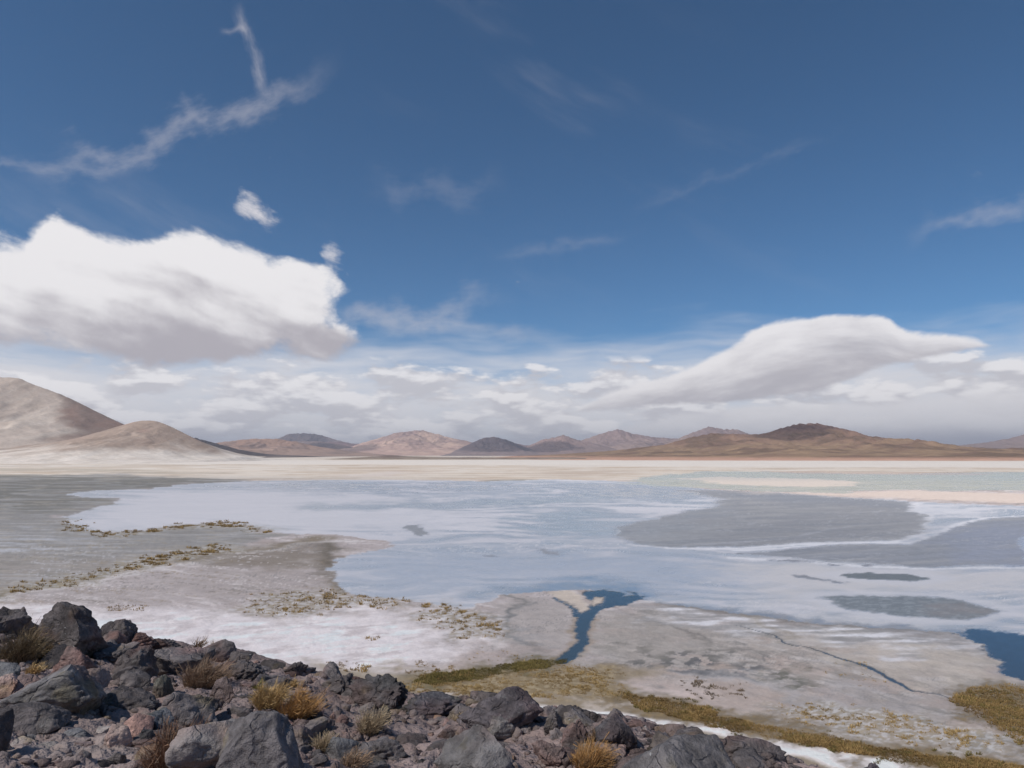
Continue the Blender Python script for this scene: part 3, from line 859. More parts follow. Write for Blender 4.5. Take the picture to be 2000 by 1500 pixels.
for gp in ([(815, 1200), (860, 1174), (900, 1186), (960, 1208), (990, 1230), (965, 1250), (900, 1245), (830, 1216)],
           [(460, 1192), (500, 1170), (560, 1160), (640, 1150), (700, 1165), (800, 1174), (800, 1182), (700, 1186), (640, 1192), (560, 1206), (500, 1200)],
           [(120, 1015), (145, 1024), (200, 1044), (310, 1030), (440, 1019), (535, 1036), (500, 1040), (430, 1028), (310, 1038), (200, 1052), (130, 1036)],
           [(235, 1108), (300, 1085), (400, 1068), (450, 1064), (450, 1078), (360, 1094), (250, 1122)],
           [(0, 1150), (160, 1122), (280, 1095), (280, 1108), (160, 1138), (0, 1168)],
           [(1500, 1385), (1620, 1375), (1760, 1395), (1900, 1430), (1990, 1470), (1800, 1455), (1640, 1425), (1540, 1410)]):
    ga = area(gp, 0.03, 0.03, 0.012)
    beds = np.maximum(beds, ga * 0.8)
    paint(ga * sstep(litter, -0.3, 0.3), (0.42, 0.345, 0.24), 0.75)
    paint(ga * sstep(-litter, 0.0, 0.4), (0.66, 0.63, 0.60), 0.6)

# --- running and standing clear water
creek = course([(1178, 1162), (1188, 1176), (1160, 1190), (1142, 1210), (1136, 1232), (1140, 1252), (1128, 1268), (1110, 1284), (1095, 1292)],
               [0.030, 0.022, 0.013, 0.011, 0.009, 0.0075, 0.010, 0.013, 0.011], 0.003, 0.004, 0.003)
creek = np.maximum(creek, course([(1085, 1168), (1108, 1180), (1122, 1192), (1132, 1204)], [0.004, 0.005, 0.006, 0.008], 0.003, 0.004, 0.003))
creek = np.maximum(creek, area([(1150, 1155), (1190, 1150), (1240, 1156), (1262, 1170), (1235, 1182), (1195, 1184), (1160, 1178)], 0.004, 0.01, 0.006) * (1 - area([(1185, 1152), (1212, 1150), (1236, 1162), (1216, 1167), (1192, 1160)], 0.006, 0.01, 0.006)))
spit = area([(1076, 1158), (1110, 1154), (1130, 1162), (1146, 1184), (1144, 1194), (1128, 1196), (1112, 1182), (1090, 1170)], 0.006, 0.006, 0.005)
spit2 = area([(1148, 1180), (1162, 1166), (1182, 1166), (1178, 1176), (1158, 1184)], 0.006, 0.006, 0.005)
for s_ in (spit, spit2):
    paint(s_, (0.60, 0.53, 0.46), 0.95)
creek = creek * (1 - spit) * (1 - spit2)
rill = course([(1440, 1222), (1500, 1240), (1545, 1258), (1600, 1272), (1660, 1290), (1688, 1300), (1705, 1308), (1740, 1328), (1765, 1340), (1785, 1349), (1820, 1354), (1856, 1366)],
              [0.0004, 0.0010, 0.0014, 0.0015, 0.0024, 0.0036, 0.0040, 0.0040, 0.0038, 0.0022, 0.0016, 0.0008], 0.0012, 0.005, 0.0015)
pool = area(POOL, 0.006, 0.012, 0.006)
bank = course([(1142, 1205), (1136, 1232), (1140, 1252), (1128, 1268), (1095, 1292)], [0.017, 0.014, 0.013, 0.015, 0.016], 0.006, 0.01)
paint(bank * (1 - creek), (0.40, 0.31, 0.22), 0.55)
paint(creek, (0.055, 0.08, 0.095)); paint(rill, (0.07, 0.09, 0.11)); paint(pool, (0.05, 0.075, 0.105))
poolrim = area(POOL, 0.10, 0.03, 0.01)
paint(poolrim * (1 - pool), (0.42, 0.42, 0.43), 0.4)

# the dry crusts of the shores differ more strongly in lightness
lum0 = C.mean(1)
dry = (1 - far_salt) * (1 - lag) * (1 - left) * (1 - np.clip(creek + rill + pool + beds, 0, 1))
C = C * ((np.clip(lum0, 0.1, 0.9) / 0.47) ** (0.55 * dry))[:, None]
C = C * (1 + dry[:, None] * np.array((0.07, 0.015, -0.03)))
C = np.clip(C, 0.02, 0.88)

# --- class of every facet: 0 salt, 1 lagoon, 2 mud, 3 pond, 4 creek, 5 rill, 6 pool
cls = np.zeros(U.size, np.int8)
cls[lag > 0.5] = 1
cls[mud > 0.5] = 2
cls[pond > 0.5] = 3
cls[(spit > 0.5) | (spit2 > 0.5)] = 0
cls[creek > 0.5] = 4
cls[(rill > 0.5) & (cls == 0)] = 5
cls[pool > 0.5] = 6
far_fade = np.clip(250.0 / YY, 0.02, 1.0)
relief = 0.10 * fbm(XX * 0.12, YY * 0.12, 4) + 0.05 * fbm(XX * 0.6, YY * 0.6, 3)
ZZ = 0.06 + np.clip(relief, -0.045, 0.3) * far_fade
ZZ[cls == 2] = 0.02 + 0.02 * np.clip(relief[cls == 2], -0.5, 1) * far_fade[cls == 2]
ZZ[(cls == 1) | (cls == 3) | (cls >= 4)] = 0.0
# roughness of the brine: crusted where white, open where blue
lum = C.mean(1)
RG = np.clip(sstep(lum, 0.30, 0.72) * 0.75 + 0.25 * sstep(mott, -0.4, 0.6), 0, 1)

verts = np.stack([XX, YY, ZZ], 1)
faces = grid_faces(NR, NC)
fc = np.median(cls[faces], axis=1).astype(np.int8)


def sheet(name, k, mat, label, cat):
    f = faces[fc == k]
    idx, inv = np.unique(f, return_inverse=True)
    me = make_mesh(name, verts[idx], inv.reshape(-1, 4), mat, True, {'Col': C[idx], 'rough': RG[idx]})
    return link(name, me, label, cat, None, 'structure')


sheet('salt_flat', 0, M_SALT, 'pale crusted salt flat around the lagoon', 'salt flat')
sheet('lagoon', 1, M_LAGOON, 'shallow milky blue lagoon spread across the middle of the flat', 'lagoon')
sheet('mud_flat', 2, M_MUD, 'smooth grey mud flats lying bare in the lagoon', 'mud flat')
sheet('pond', 3, M_LAGOON, 'pale green pond on the far right of the flat', 'pond')
sheet('creek', 4, M_DEEP, 'dark blue creek winding into the lagoon', 'creek')
sheet('rill', 5, M_DEEP, 'thin dark rill crossing the right-hand shore', 'rill')
sheet('pool', 6, M_DEEP, 'deep blue pool at the right edge', 'pool')

# broad ground that carries on to the horizon on every side
def big_ground():
    rr = np.concatenate([[0.0], np.geomspace(40, 90000, 40)])
    th = np.linspace(0, 2 * math.pi, 97)
    A, B = np.meshgrid(rr, th, indexing='ij')
    v = np.stack([A.ravel() * np.cos(B.ravel()), A.ravel() * np.sin(B.ravel()), np.full(A.size, -0.6)], 1)
    c = np.tile([0.58, 0.50, 0.44], (len(v), 1))
    me = make_mesh('ground', v, grid_faces(len(rr), len(th)), M_SALT, True, {'Col': c})
    link('ground', me, 'wide pale desert floor reaching to the mountains', 'ground', None, 'structure')


big_ground()

# ------------------------------------------------------------------ hills and mountains
def hill(name, label, crest, depth, front, back, rgb_fn, seed, gully=0.6, lam=0.24, power=1.2, nx=300, ny=130, base=-2.0, rough=0.09, knobs=0.035):
    pts = sorted(far(px, py, depth) for px, py in crest)
    cx = np.array([p[0] for p in pts]); cz = np.array([p[1] for p in pts])
    x0, x1 = cx[0], cx[-1]
    xs = np.linspace(x0, x1, nx)
    yl = np.concatenate([np.linspace(-front, 0, int(ny * 0.72), endpoint=False), np.linspace(0, back, ny - int(ny * 0.72))])
    Y, X = np.meshgrid(yl, xs, indexing='ij')
    H = np.interp(X, cx, cz)
    # round the traced crest a little
    ks = np.ones(9) / 9
    hc = np.convolve(np.pad(np.interp(xs, cx, cz), 4, mode='edge'), ks, 'valid')
    H = np.tile(hc, (len(yl), 1)) - base
    t = np.where(Y < 0, 1 + Y / front, 1 - Y / back)
    t = np.clip(t, 0, 1)
    s = t ** power
    L = lam * front
    wx = X + 0.35 * L * fbm(X / L + seed, Y / L, 3)
    rid = ridged(wx / L + seed, Y / (2.6 * L) + seed * 0.7, 4)
    carve = np.clip(1.05 - rid, 0, 1) * gully * 4 * s * (1 - s) * 1.2
    fine = fbm(X / (0.25 * L) + seed, Y / (0.4 * L), 4) * rough * np.sqrt(np.clip(s * (1.15 - s), 0, 1))
    Z = H * np.clip(s * (1 - carve) + fine * 0.6, 0, 1.0)
    # the crest itself gets small knobs
    Z = Z + H * knobs * fbm(X / (0.12 * L) + 3 * seed, Y / (0.12 * L), 3) * sstep(s, 0.6, 1.0)
    edge = sstep((X - x0) / (x1 - x0), 0, 0.03) * sstep((x1 - X) / (x1 - x0), 0, 0.03)
    Z = Z * (0.25 + 0.75 * edge) + base
    v = np.stack([X.ravel(), (Y + depth).ravel(), Z.ravel()], 1)
    h = (Z / max(H.max(), 1)).ravel()
    c = rgb_fn(X.ravel(), (Y + depth).ravel(), h, rid.ravel(), seed)
    me = make_mesh(name, v, grid_faces(len(yl), nx), M_HILL, True, {'Col': np.clip(c, 0.01, 1)})
    return link(name, me, label, 'hill' if 'hill' in name else 'mountain', None, 'structure')


def lerp(a, b, m):
    m = np.clip(m, 0, 1)[:, None]
    return np.array(a) * (1 - m) + np.array(b) * m


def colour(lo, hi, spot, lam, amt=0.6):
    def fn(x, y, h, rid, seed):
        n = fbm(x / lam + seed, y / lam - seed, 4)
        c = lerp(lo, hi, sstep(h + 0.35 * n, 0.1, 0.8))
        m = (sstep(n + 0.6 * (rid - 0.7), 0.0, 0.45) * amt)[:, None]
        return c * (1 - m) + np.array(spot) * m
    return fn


def left_hill_colour(x, y, h, rid, seed):
    n = fbm(x / 260 + 5, y / 400, 4)
    c = lerp((0.53, 0.44, 0.375), (0.43, 0.35, 0.295), sstep(h + 0.3 * n, 0.1, 0.7))
    st = (sstep(fbm(x / 45 + 0.6 * n, y / 700, 4), 0.0, 0.5) * (1 - 0.7 * h) * 0.5)[:, None]
    c = c * (1 - st) + np.array((0.58, 0.51, 0.445)) * st
    # brown scree east of a slanting line
    a, _ = far(60, 750, 4300); b, _ = far(190, 835, 4300)
    line = a + (b - a) * np.clip((0.86 - h) / 0.5, -0.5, 1.6) - 40
    m = sstep(x - line + 60 * n, -25, 60)
    m = m * sstep(h, 0.05, 0.25)
    return c * (1 - m[:, None]) + lerp((0.25, 0.185, 0.155), (0.27, 0.18, 0.145), n + 0.5) * m[:, None]


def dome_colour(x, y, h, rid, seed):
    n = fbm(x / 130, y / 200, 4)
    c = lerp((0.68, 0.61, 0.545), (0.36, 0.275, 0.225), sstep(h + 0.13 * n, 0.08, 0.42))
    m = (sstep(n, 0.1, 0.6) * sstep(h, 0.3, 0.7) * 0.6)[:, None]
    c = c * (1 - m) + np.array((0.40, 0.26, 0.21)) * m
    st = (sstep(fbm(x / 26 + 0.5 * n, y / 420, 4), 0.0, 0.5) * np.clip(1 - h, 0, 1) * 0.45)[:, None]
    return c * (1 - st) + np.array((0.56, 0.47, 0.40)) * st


hill('pale_hill', 'tall pale grey hill with a brown scree flank at the left edge', [(-900, 800), (-500, 725), (-250, 705), (-80, 722), (0, 737), (40, 738), (62, 750), (125, 772), (165, 792), (205, 812), (245, 832), (300, 855), (360, 880), (420, 893)],
     4300, 1500, 1800, left_hill_colour, 1.3, 0.30, 0.34, 1.15, 320, 150, -2.0, 0.025, 0.008)
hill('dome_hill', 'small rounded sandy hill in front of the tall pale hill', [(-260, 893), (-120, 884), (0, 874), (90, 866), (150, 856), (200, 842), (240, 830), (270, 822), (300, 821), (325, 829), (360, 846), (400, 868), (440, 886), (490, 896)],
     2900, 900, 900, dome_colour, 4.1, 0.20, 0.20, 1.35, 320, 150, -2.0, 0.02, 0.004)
hill('dark_hill', 'low cloud-shaded hill behind the foot of the sandy dome', [(340, 850), (385, 856), (430, 868), (470, 879), (520, 887), (600, 890)], 6000, 1200, 1500, colour((0.17, 0.14, 0.13), (0.13, 0.115, 0.115), (0.2, 0.15, 0.13), 300), 2.2)  # dark tones carry the cloud shade on this hill
hill('red_ridge_hill', 'low reddish ridge beyond the sandy dome', [(380, 872), (430, 864), (490, 857), (540, 857), (575, 862), (620, 872), (690, 882), (760, 889)], 9000, 2000, 2500, colour((0.36, 0.25, 0.20), (0.34, 0.22, 0.17), (0.24, 0.18, 0.16), 500), 3.7)
hill('blue_peak_mountain', 'distant blue grey peak left of centre', [(500, 872), (540, 858), (565, 847), (600, 846), (628, 850), (660, 860), (720, 874), (790, 886)], 19000, 3500, 4000, colour((0.27, 0.205, 0.20), (0.25, 0.20, 0.20), (0.33, 0.24, 0.22), 900), 6.4)
hill('shadowed_hill', 'dark ridge in front of the blue grey peak', [(540, 872), (575, 861), (625, 862), (660, 868), (700, 876), (760, 886), (800, 889)], 13000, 2500, 3000, colour((0.26, 0.20, 0.185), (0.23, 0.18, 0.175), (0.34, 0.245, 0.20), 700), 7.9)
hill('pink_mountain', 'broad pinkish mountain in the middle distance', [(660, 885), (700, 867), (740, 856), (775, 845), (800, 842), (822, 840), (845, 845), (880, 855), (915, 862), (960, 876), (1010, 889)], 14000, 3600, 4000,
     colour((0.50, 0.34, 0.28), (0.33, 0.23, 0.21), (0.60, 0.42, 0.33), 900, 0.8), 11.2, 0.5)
hill('blue_dome_mountain', 'small dark blue dome right of the pinkish mountain', [(880, 884), (915, 868), (945, 855), (967, 853), (990, 859), (1015, 869), (1060, 884)], 11500, 2200, 3000, colour((0.25, 0.195, 0.19), (0.22, 0.175, 0.18), (0.29, 0.215, 0.20), 600), 13.0)
hill('notched_mountain', 'low notched mountain at the centre of the range', [(980, 888), (1030, 872), (1060, 858), (1080, 855), (1100, 849), (1120, 857), (1160, 866), (1230, 884)], 12500, 2600, 3000, colour((0.28, 0.205, 0.19), (0.32, 0.225, 0.205), (0.24, 0.185, 0.18), 600), 15.6)
hill('purple_mountain', 'wide purplish mountain with a low point right of centre', [(1080, 880), (1130, 862), (1180, 845), (1207, 838), (1235, 847), (1280, 854), (1330, 857), (1380, 856), (1460, 874)], 14500, 3400, 4000, colour((0.33, 0.24, 0.21), (0.28, 0.20, 0.19), (0.24, 0.18, 0.17), 800), 18.3)
hill('twin_peak_mountain', 'far flat-topped peak behind the brown massif', [(1290, 872), (1340, 850), (1370, 838), (1388, 833), (1410, 838), (1440, 839), (1470, 850), (1530, 872)], 13000, 2600, 3000, colour((0.30, 0.22, 0.19), (0.26, 0.19, 0.18), (0.2, 0.15, 0.15), 700), 20.1)
hill('edge_mountain', 'purplish mountain rising at the right edge', [(1800, 886), (1870, 870), (1910, 866), (1945, 862), (2000, 849), (2080, 832), (2200, 824), (2400, 850), (2600, 886)], 12000, 3000, 4000, colour((0.27, 0.20, 0.18), (0.24, 0.18, 0.175), (0.3, 0.22, 0.2), 700), 23.4)


hill('far_range_mountain', 'long hazy purple range that links the peaks along the horizon', [(380, 886), (470, 872), (530, 864), (600, 866), (660, 862), (700, 868), (760, 860), (830, 862), (890, 858), (940, 868), (1000, 864), (1030, 871), (1090, 862), (1150, 866), (1230, 860), (1290, 863), (1340, 856), (1430, 866), (1560, 884)],
     15500, 3000, 4000, colour((0.28, 0.19, 0.18), (0.23, 0.16, 0.16), (0.19, 0.14, 0.145), 900), 36.5, 0.7, 0.2, 1.1, 420, 120)
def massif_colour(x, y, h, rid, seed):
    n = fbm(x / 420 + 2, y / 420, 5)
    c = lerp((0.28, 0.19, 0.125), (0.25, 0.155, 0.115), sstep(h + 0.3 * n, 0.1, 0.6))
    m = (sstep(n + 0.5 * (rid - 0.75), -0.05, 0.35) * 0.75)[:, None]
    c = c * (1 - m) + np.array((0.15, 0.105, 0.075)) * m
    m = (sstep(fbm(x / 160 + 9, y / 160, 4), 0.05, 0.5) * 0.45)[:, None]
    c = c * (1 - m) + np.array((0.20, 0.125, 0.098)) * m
    m = (sstep(h + 0.08 * n, 0.66, 0.80))[:, None]  # darker top: cloud shade painted into the colour
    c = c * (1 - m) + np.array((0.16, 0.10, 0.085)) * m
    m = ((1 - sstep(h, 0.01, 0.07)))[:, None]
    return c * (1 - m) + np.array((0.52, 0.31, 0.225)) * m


hill('brown_massif_mountain', 'broad brown mountain with a cloud-shaded rounded top on the right', [(960, 892), (1080, 888), (1200, 880), (1300, 868), (1345, 855), (1390, 846), (1445, 848), (1490, 848), (1525, 836), (1560, 828), (1592, 826), (1625, 834), (1680, 850), (1760, 858), (1820, 872), (1880, 879), (2000, 884), (2200, 886), (2500, 892)],
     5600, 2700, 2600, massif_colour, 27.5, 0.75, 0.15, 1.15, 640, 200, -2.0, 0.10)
hill('low_dark_hill', 'low dark ridge below the mountain at the right edge', [(1780, 890), (1850, 878), (1900, 873), (1960, 876), (2030, 873), (2150, 876), (2400, 890)], 6800, 1500, 1500, colour((0.22, 0.16, 0.12), (0.16, 0.12, 0.11), (0.28, 0.2, 0.15), 400), 30.0)
hill('spit_hill', 'long low brown spit along the far edge of the salt', [(640, 897), (700, 893), (740, 891), (760, 889), (790, 891), (860, 893), (930, 893), (1000, 893.5), (1100, 893), (1200, 895)], 3900, 350, 350, colour((0.30, 0.24, 0.19), (0.22, 0.17, 0.14), (0.2, 0.15, 0.13), 150), 33.0, 0.2, 0.5, 0.9, 200, 40, -0.6)

# ------------------------------------------------------------------ stony slope under the viewer
# brow of the slope, traced: bearing, distance and dip
_brow = [(-1400, 1190, 24), (-300, 1205, 23), (0, 1226, 21), (200, 1254, 18), (300, 1270, 17), (480, 1290, 15.5), (600, 1318, 14.5), (700, 1344, 13.8), (800, 1366, 13), (900, 1382, 12.5),
         (1000, 1391, 12), (1100, 1402, 11.3), (1250, 1416, 10.2), (1350, 1434, 9.2), (1420, 1455, 8.4), (1500, 1480, 7.8), (1600, 1505, 7.2), (1700, 1530, 6.8), (2000, 1600, 6.0), (3000, 1700, 5.0)]
_bx = np.array([ray(px, py)[0] / ray(px, py)[1] for px, py, _ in _brow])
_tc = np.array([-ray(px, py)[2] / ray(px, py)[1] for px, py, _ in _brow])
_rc = np.array([r_ for _, _, r_ in _brow])


def slope_z(x, y):
    """height of the stony slope"""
    x = np.asarray(x, float); y = np.asarray(y, float)
    yy = np.maximum(y, 1.0)
    b = x / np.maximum(yy, 3.0)
    rc = np.interp(b, _bx, _rc); tcv = np.interp(b, _bx, _tc)
    drop_c = rc * tcv
    k = (drop_c - 1.62) / rc
    near = 1.62 + k * y
    far_ = drop_c + (y - rc) * 0.75
    kk = 0.35                                       # rounded brow
    d = np.logaddexp(near / kk, far_ / kk) * kk
    z = EYE - d + kk * math.log(2.0)
    lum_ = 0.16 * fbm(x * 0.35 + 3, y * 0.35, 3) + 0.07 * fbm(x * 1.3, y * 1.3, 3)
    return z + lum_ + 0.03 * fbm(x * 5, y * 5, 2)


_t0 = np.geomspace(1.5, 34, 500)


def on_slope_many(px, py):
    """where lines of sight meet the slope (those that pass over the brow stop at it)"""
    px = np.asarray(px, float); py = np.asarray(py, float)
    a = px - 1000.0; q = 750.0 - py
    b = FOC * CP - q * SP; d = FOC * SP + q * CP
    T = _t0[None, :] / b[:, None]
    gap = EYE + d[:, None] * T - slope_z(a[:, None] * T, b[:, None] * T)
    hit = gap < 0
    i = np.where(hit.any(1), hit.argmax(1), gap.argmin(1))
    brow = np.interp(a / b, _bx, _rc)
    y = np.minimum(_t0[i], brow * 1.12)
    return a / b * y, y


def on_slope(px, py):
    x, y = on_slope_many([px], [py])
    return float(x[0]), float(y[0])


def build_slope():
    uu = np.linspace(-1.35, 1.35, 620)
    vv = np.log(np.concatenate([np.geomspace(1.2, 26, 380), np.geomspace(26.4, 66, 60)]))
    Vs, Us = np.meshgrid(vv, uu, indexing='ij')
    y = np.exp(Vs).ravel(); x = Us.ravel() * y
    z = slope_z(x, y)
    crumbs = np.clip(ridged(x * 2.6, y * 2.6, 3) - 0.62, 0, 1) * 0.14 + np.clip(fbm(x * 7, y * 7, 3) - 0.1, 0, 1) * 0.035
    z = z + crumbs
    z = np.maximum(z, -1.0)
    n = fbm(x * 0.8, y * 0.8, 4); n2 = fbm(x * 4, y * 4, 4)
    c = lerp((0.265, 0.195, 0.178), (0.365, 0.28, 0.258), sstep(n + 0.4 * n2, -0.4, 0.6))
    m = sstep(crumbs, 0.02, 0.06)[:, None]
    c = c * (1 - m * 0.6) + np.array((0.165, 0.135, 0.13)) * m * 0.6
    # dusty pale pocket on the near left
    px0, py0 = on_slope(150, 1470)
    m = (np.exp(-(((x - px0) / 0.75) ** 2 + ((y - py0) / 0.7) ** 2)))[:, None]
    c = c * (1 - m * 0.8) + np.array((0.37, 0.305, 0.28)) * m * 0.8
    me = make_mesh('hillside', np.stack([x, y, z], 1), grid_faces(len(vv), len(uu)), M_SLOPE, True, {'Col': c})
    link('hillside', me, 'stony reddish brown slope in the foreground', 'hillside', None, 'structure')
    # the rest of the hill round and behind the viewer
    X, Y = np.meshgrid(np.linspace(-110, 110, 130), np.linspace(-90, 66, 110))
    x, y = X.ravel(), Y.ravel()
    z = slope_z(x, np.maximum(y, -6)) - 0.25 - np.maximum(-y - 6, 0) * 0.05
    z = np.maximum(z, -1.0)
    me = make_mesh('hill_shoulder', np.stack([x, y, z], 1), grid_faces(110, 130), M_SLOPE, True, {'Col': np.tile([0.23, 0.18, 0.17], (len(x), 1))})
    link('hill_shoulder', me, 'brown shoulder of the hill around the viewpoint', 'hillside', None, 'structure')


build_slope()

# ------------------------------------------------------------------ rocks
_ico = {}


def ico(k):
    if k not in _ico:
        bm = bmesh.new()
        bmesh.ops.create_icosphere(bm, subdivisions=k, radius=1.0)
        v = np.array([p.co[:] for p in bm.verts]); f = np.array([[p.index for p in q.verts] for q in bm.faces])
        bm.free()
        _ico[k] = (v, f)
    return _ico[k]


def rock_shape(seed, sub=5, cuts=10, rough=0.10, blocky=0.0, jag=0.0):
    cuts = int(cuts * 1.5)
    rough = rough * 1.35
    r = np.random.default_rng(seed)
    v, f = ico(sub)
    v = v.copy()
    if blocky:
        v = np.sign(v) * np.abs(v) ** (1 - 0.45 * blocky)
    low = fbm3(v * 1.1 + seed * 3.3, 2)
    v = v * (1 + 0.26 * low)[:, None]
    for _ in range(cuts):
        n = r.normal(size=3); n[2] = n[2] * 0.8 + 0.25; n /= np.linalg.norm(n)
        d = r.uniform(0.42, 0.84)
        s = v @ n - d
        v = v - np.clip(s, 0, None)[:, None] * n * r.uniform(0.82, 0.98)
    nrm = v / np.maximum(np.linalg.norm(v, axis=1), 1e-6)[:, None]
    disp = rough * (0.55 * fbm3(v * 2.6 + seed, 4) + 0.35 * (np.abs(fbm3(v * 3.4 - seed, 3)) - 0.3) * 1.2)
    # chipped ledges: terraces cut at odd angles
    n1 = r.normal(size=3); n1 /= np.linalg.norm(n1)
    lv = v @ n1 * 4.0 + 0.8 * fbm3(v * 1.7 + 5 + seed, 2)
    disp = disp + 0.55 * rough * (np.abs((lv % 1.0) - 0.5) - 0.25)
    pit = fbm3(v * 7.0 + seed, 3)
    disp = disp - 0.30 * rough * np.clip(pit - 0.15, 0, 1)
    if jag:
        q = v * np.array([3.6, 3.6, 1.1]) + seed
        disp = disp + jag * (0.35 - np.abs(fbm3(q, 3)))
    v = v + nrm * disp[:, None]
    lo, hi = v.min(0), v.max(0)
    v = (v - (lo + hi) / 2) / ((hi - lo) / 2)
    return v, f


def put_rock(name, label, px0, px1, py0, py1, seed, tint, cuts=10, rough=0.10, blocky=0.0, jag=0.0, sub=5, thick=0.85, rotz=0.0, group=None, lift=0.0, cat='boulder'):
    pc = (px0 + px1) / 2
    gx, gy = on_slope(pc, py1)
    wid = (px1 - px0) / FOC * gy
    yc = gy + 0.36 * wid * thick
    xc = (pc - 1000) / ray(pc, (py0 + py1) / 2)[1] * yc
    _, ztop = far(pc, py0, yc + 0.05 * wid)
    zg = float(slope_z(xc, yc))
    ztop = max(ztop, zg + 0.12 * wid)
    zbot = min(zg, float(slope_z(xc, gy))) - 0.18 * (ztop - zg) - 0.03 + lift
    v, f = rock_shape(seed, sub, cuts, rough, blocky, jag)
    v = v * np.array([wid / 2 * 1.04, wid / 2 * thick, (ztop - zbot) / 2])
    v[:, 2] += (ztop - zbot) / 2
    me = make_mesh(name, v, f, M_ROCK)
    o = link(name, me, label, cat, group)
    o.location = (xc, yc, zbot)
    o["tint"] = [float(t) for t in tint]
    return o


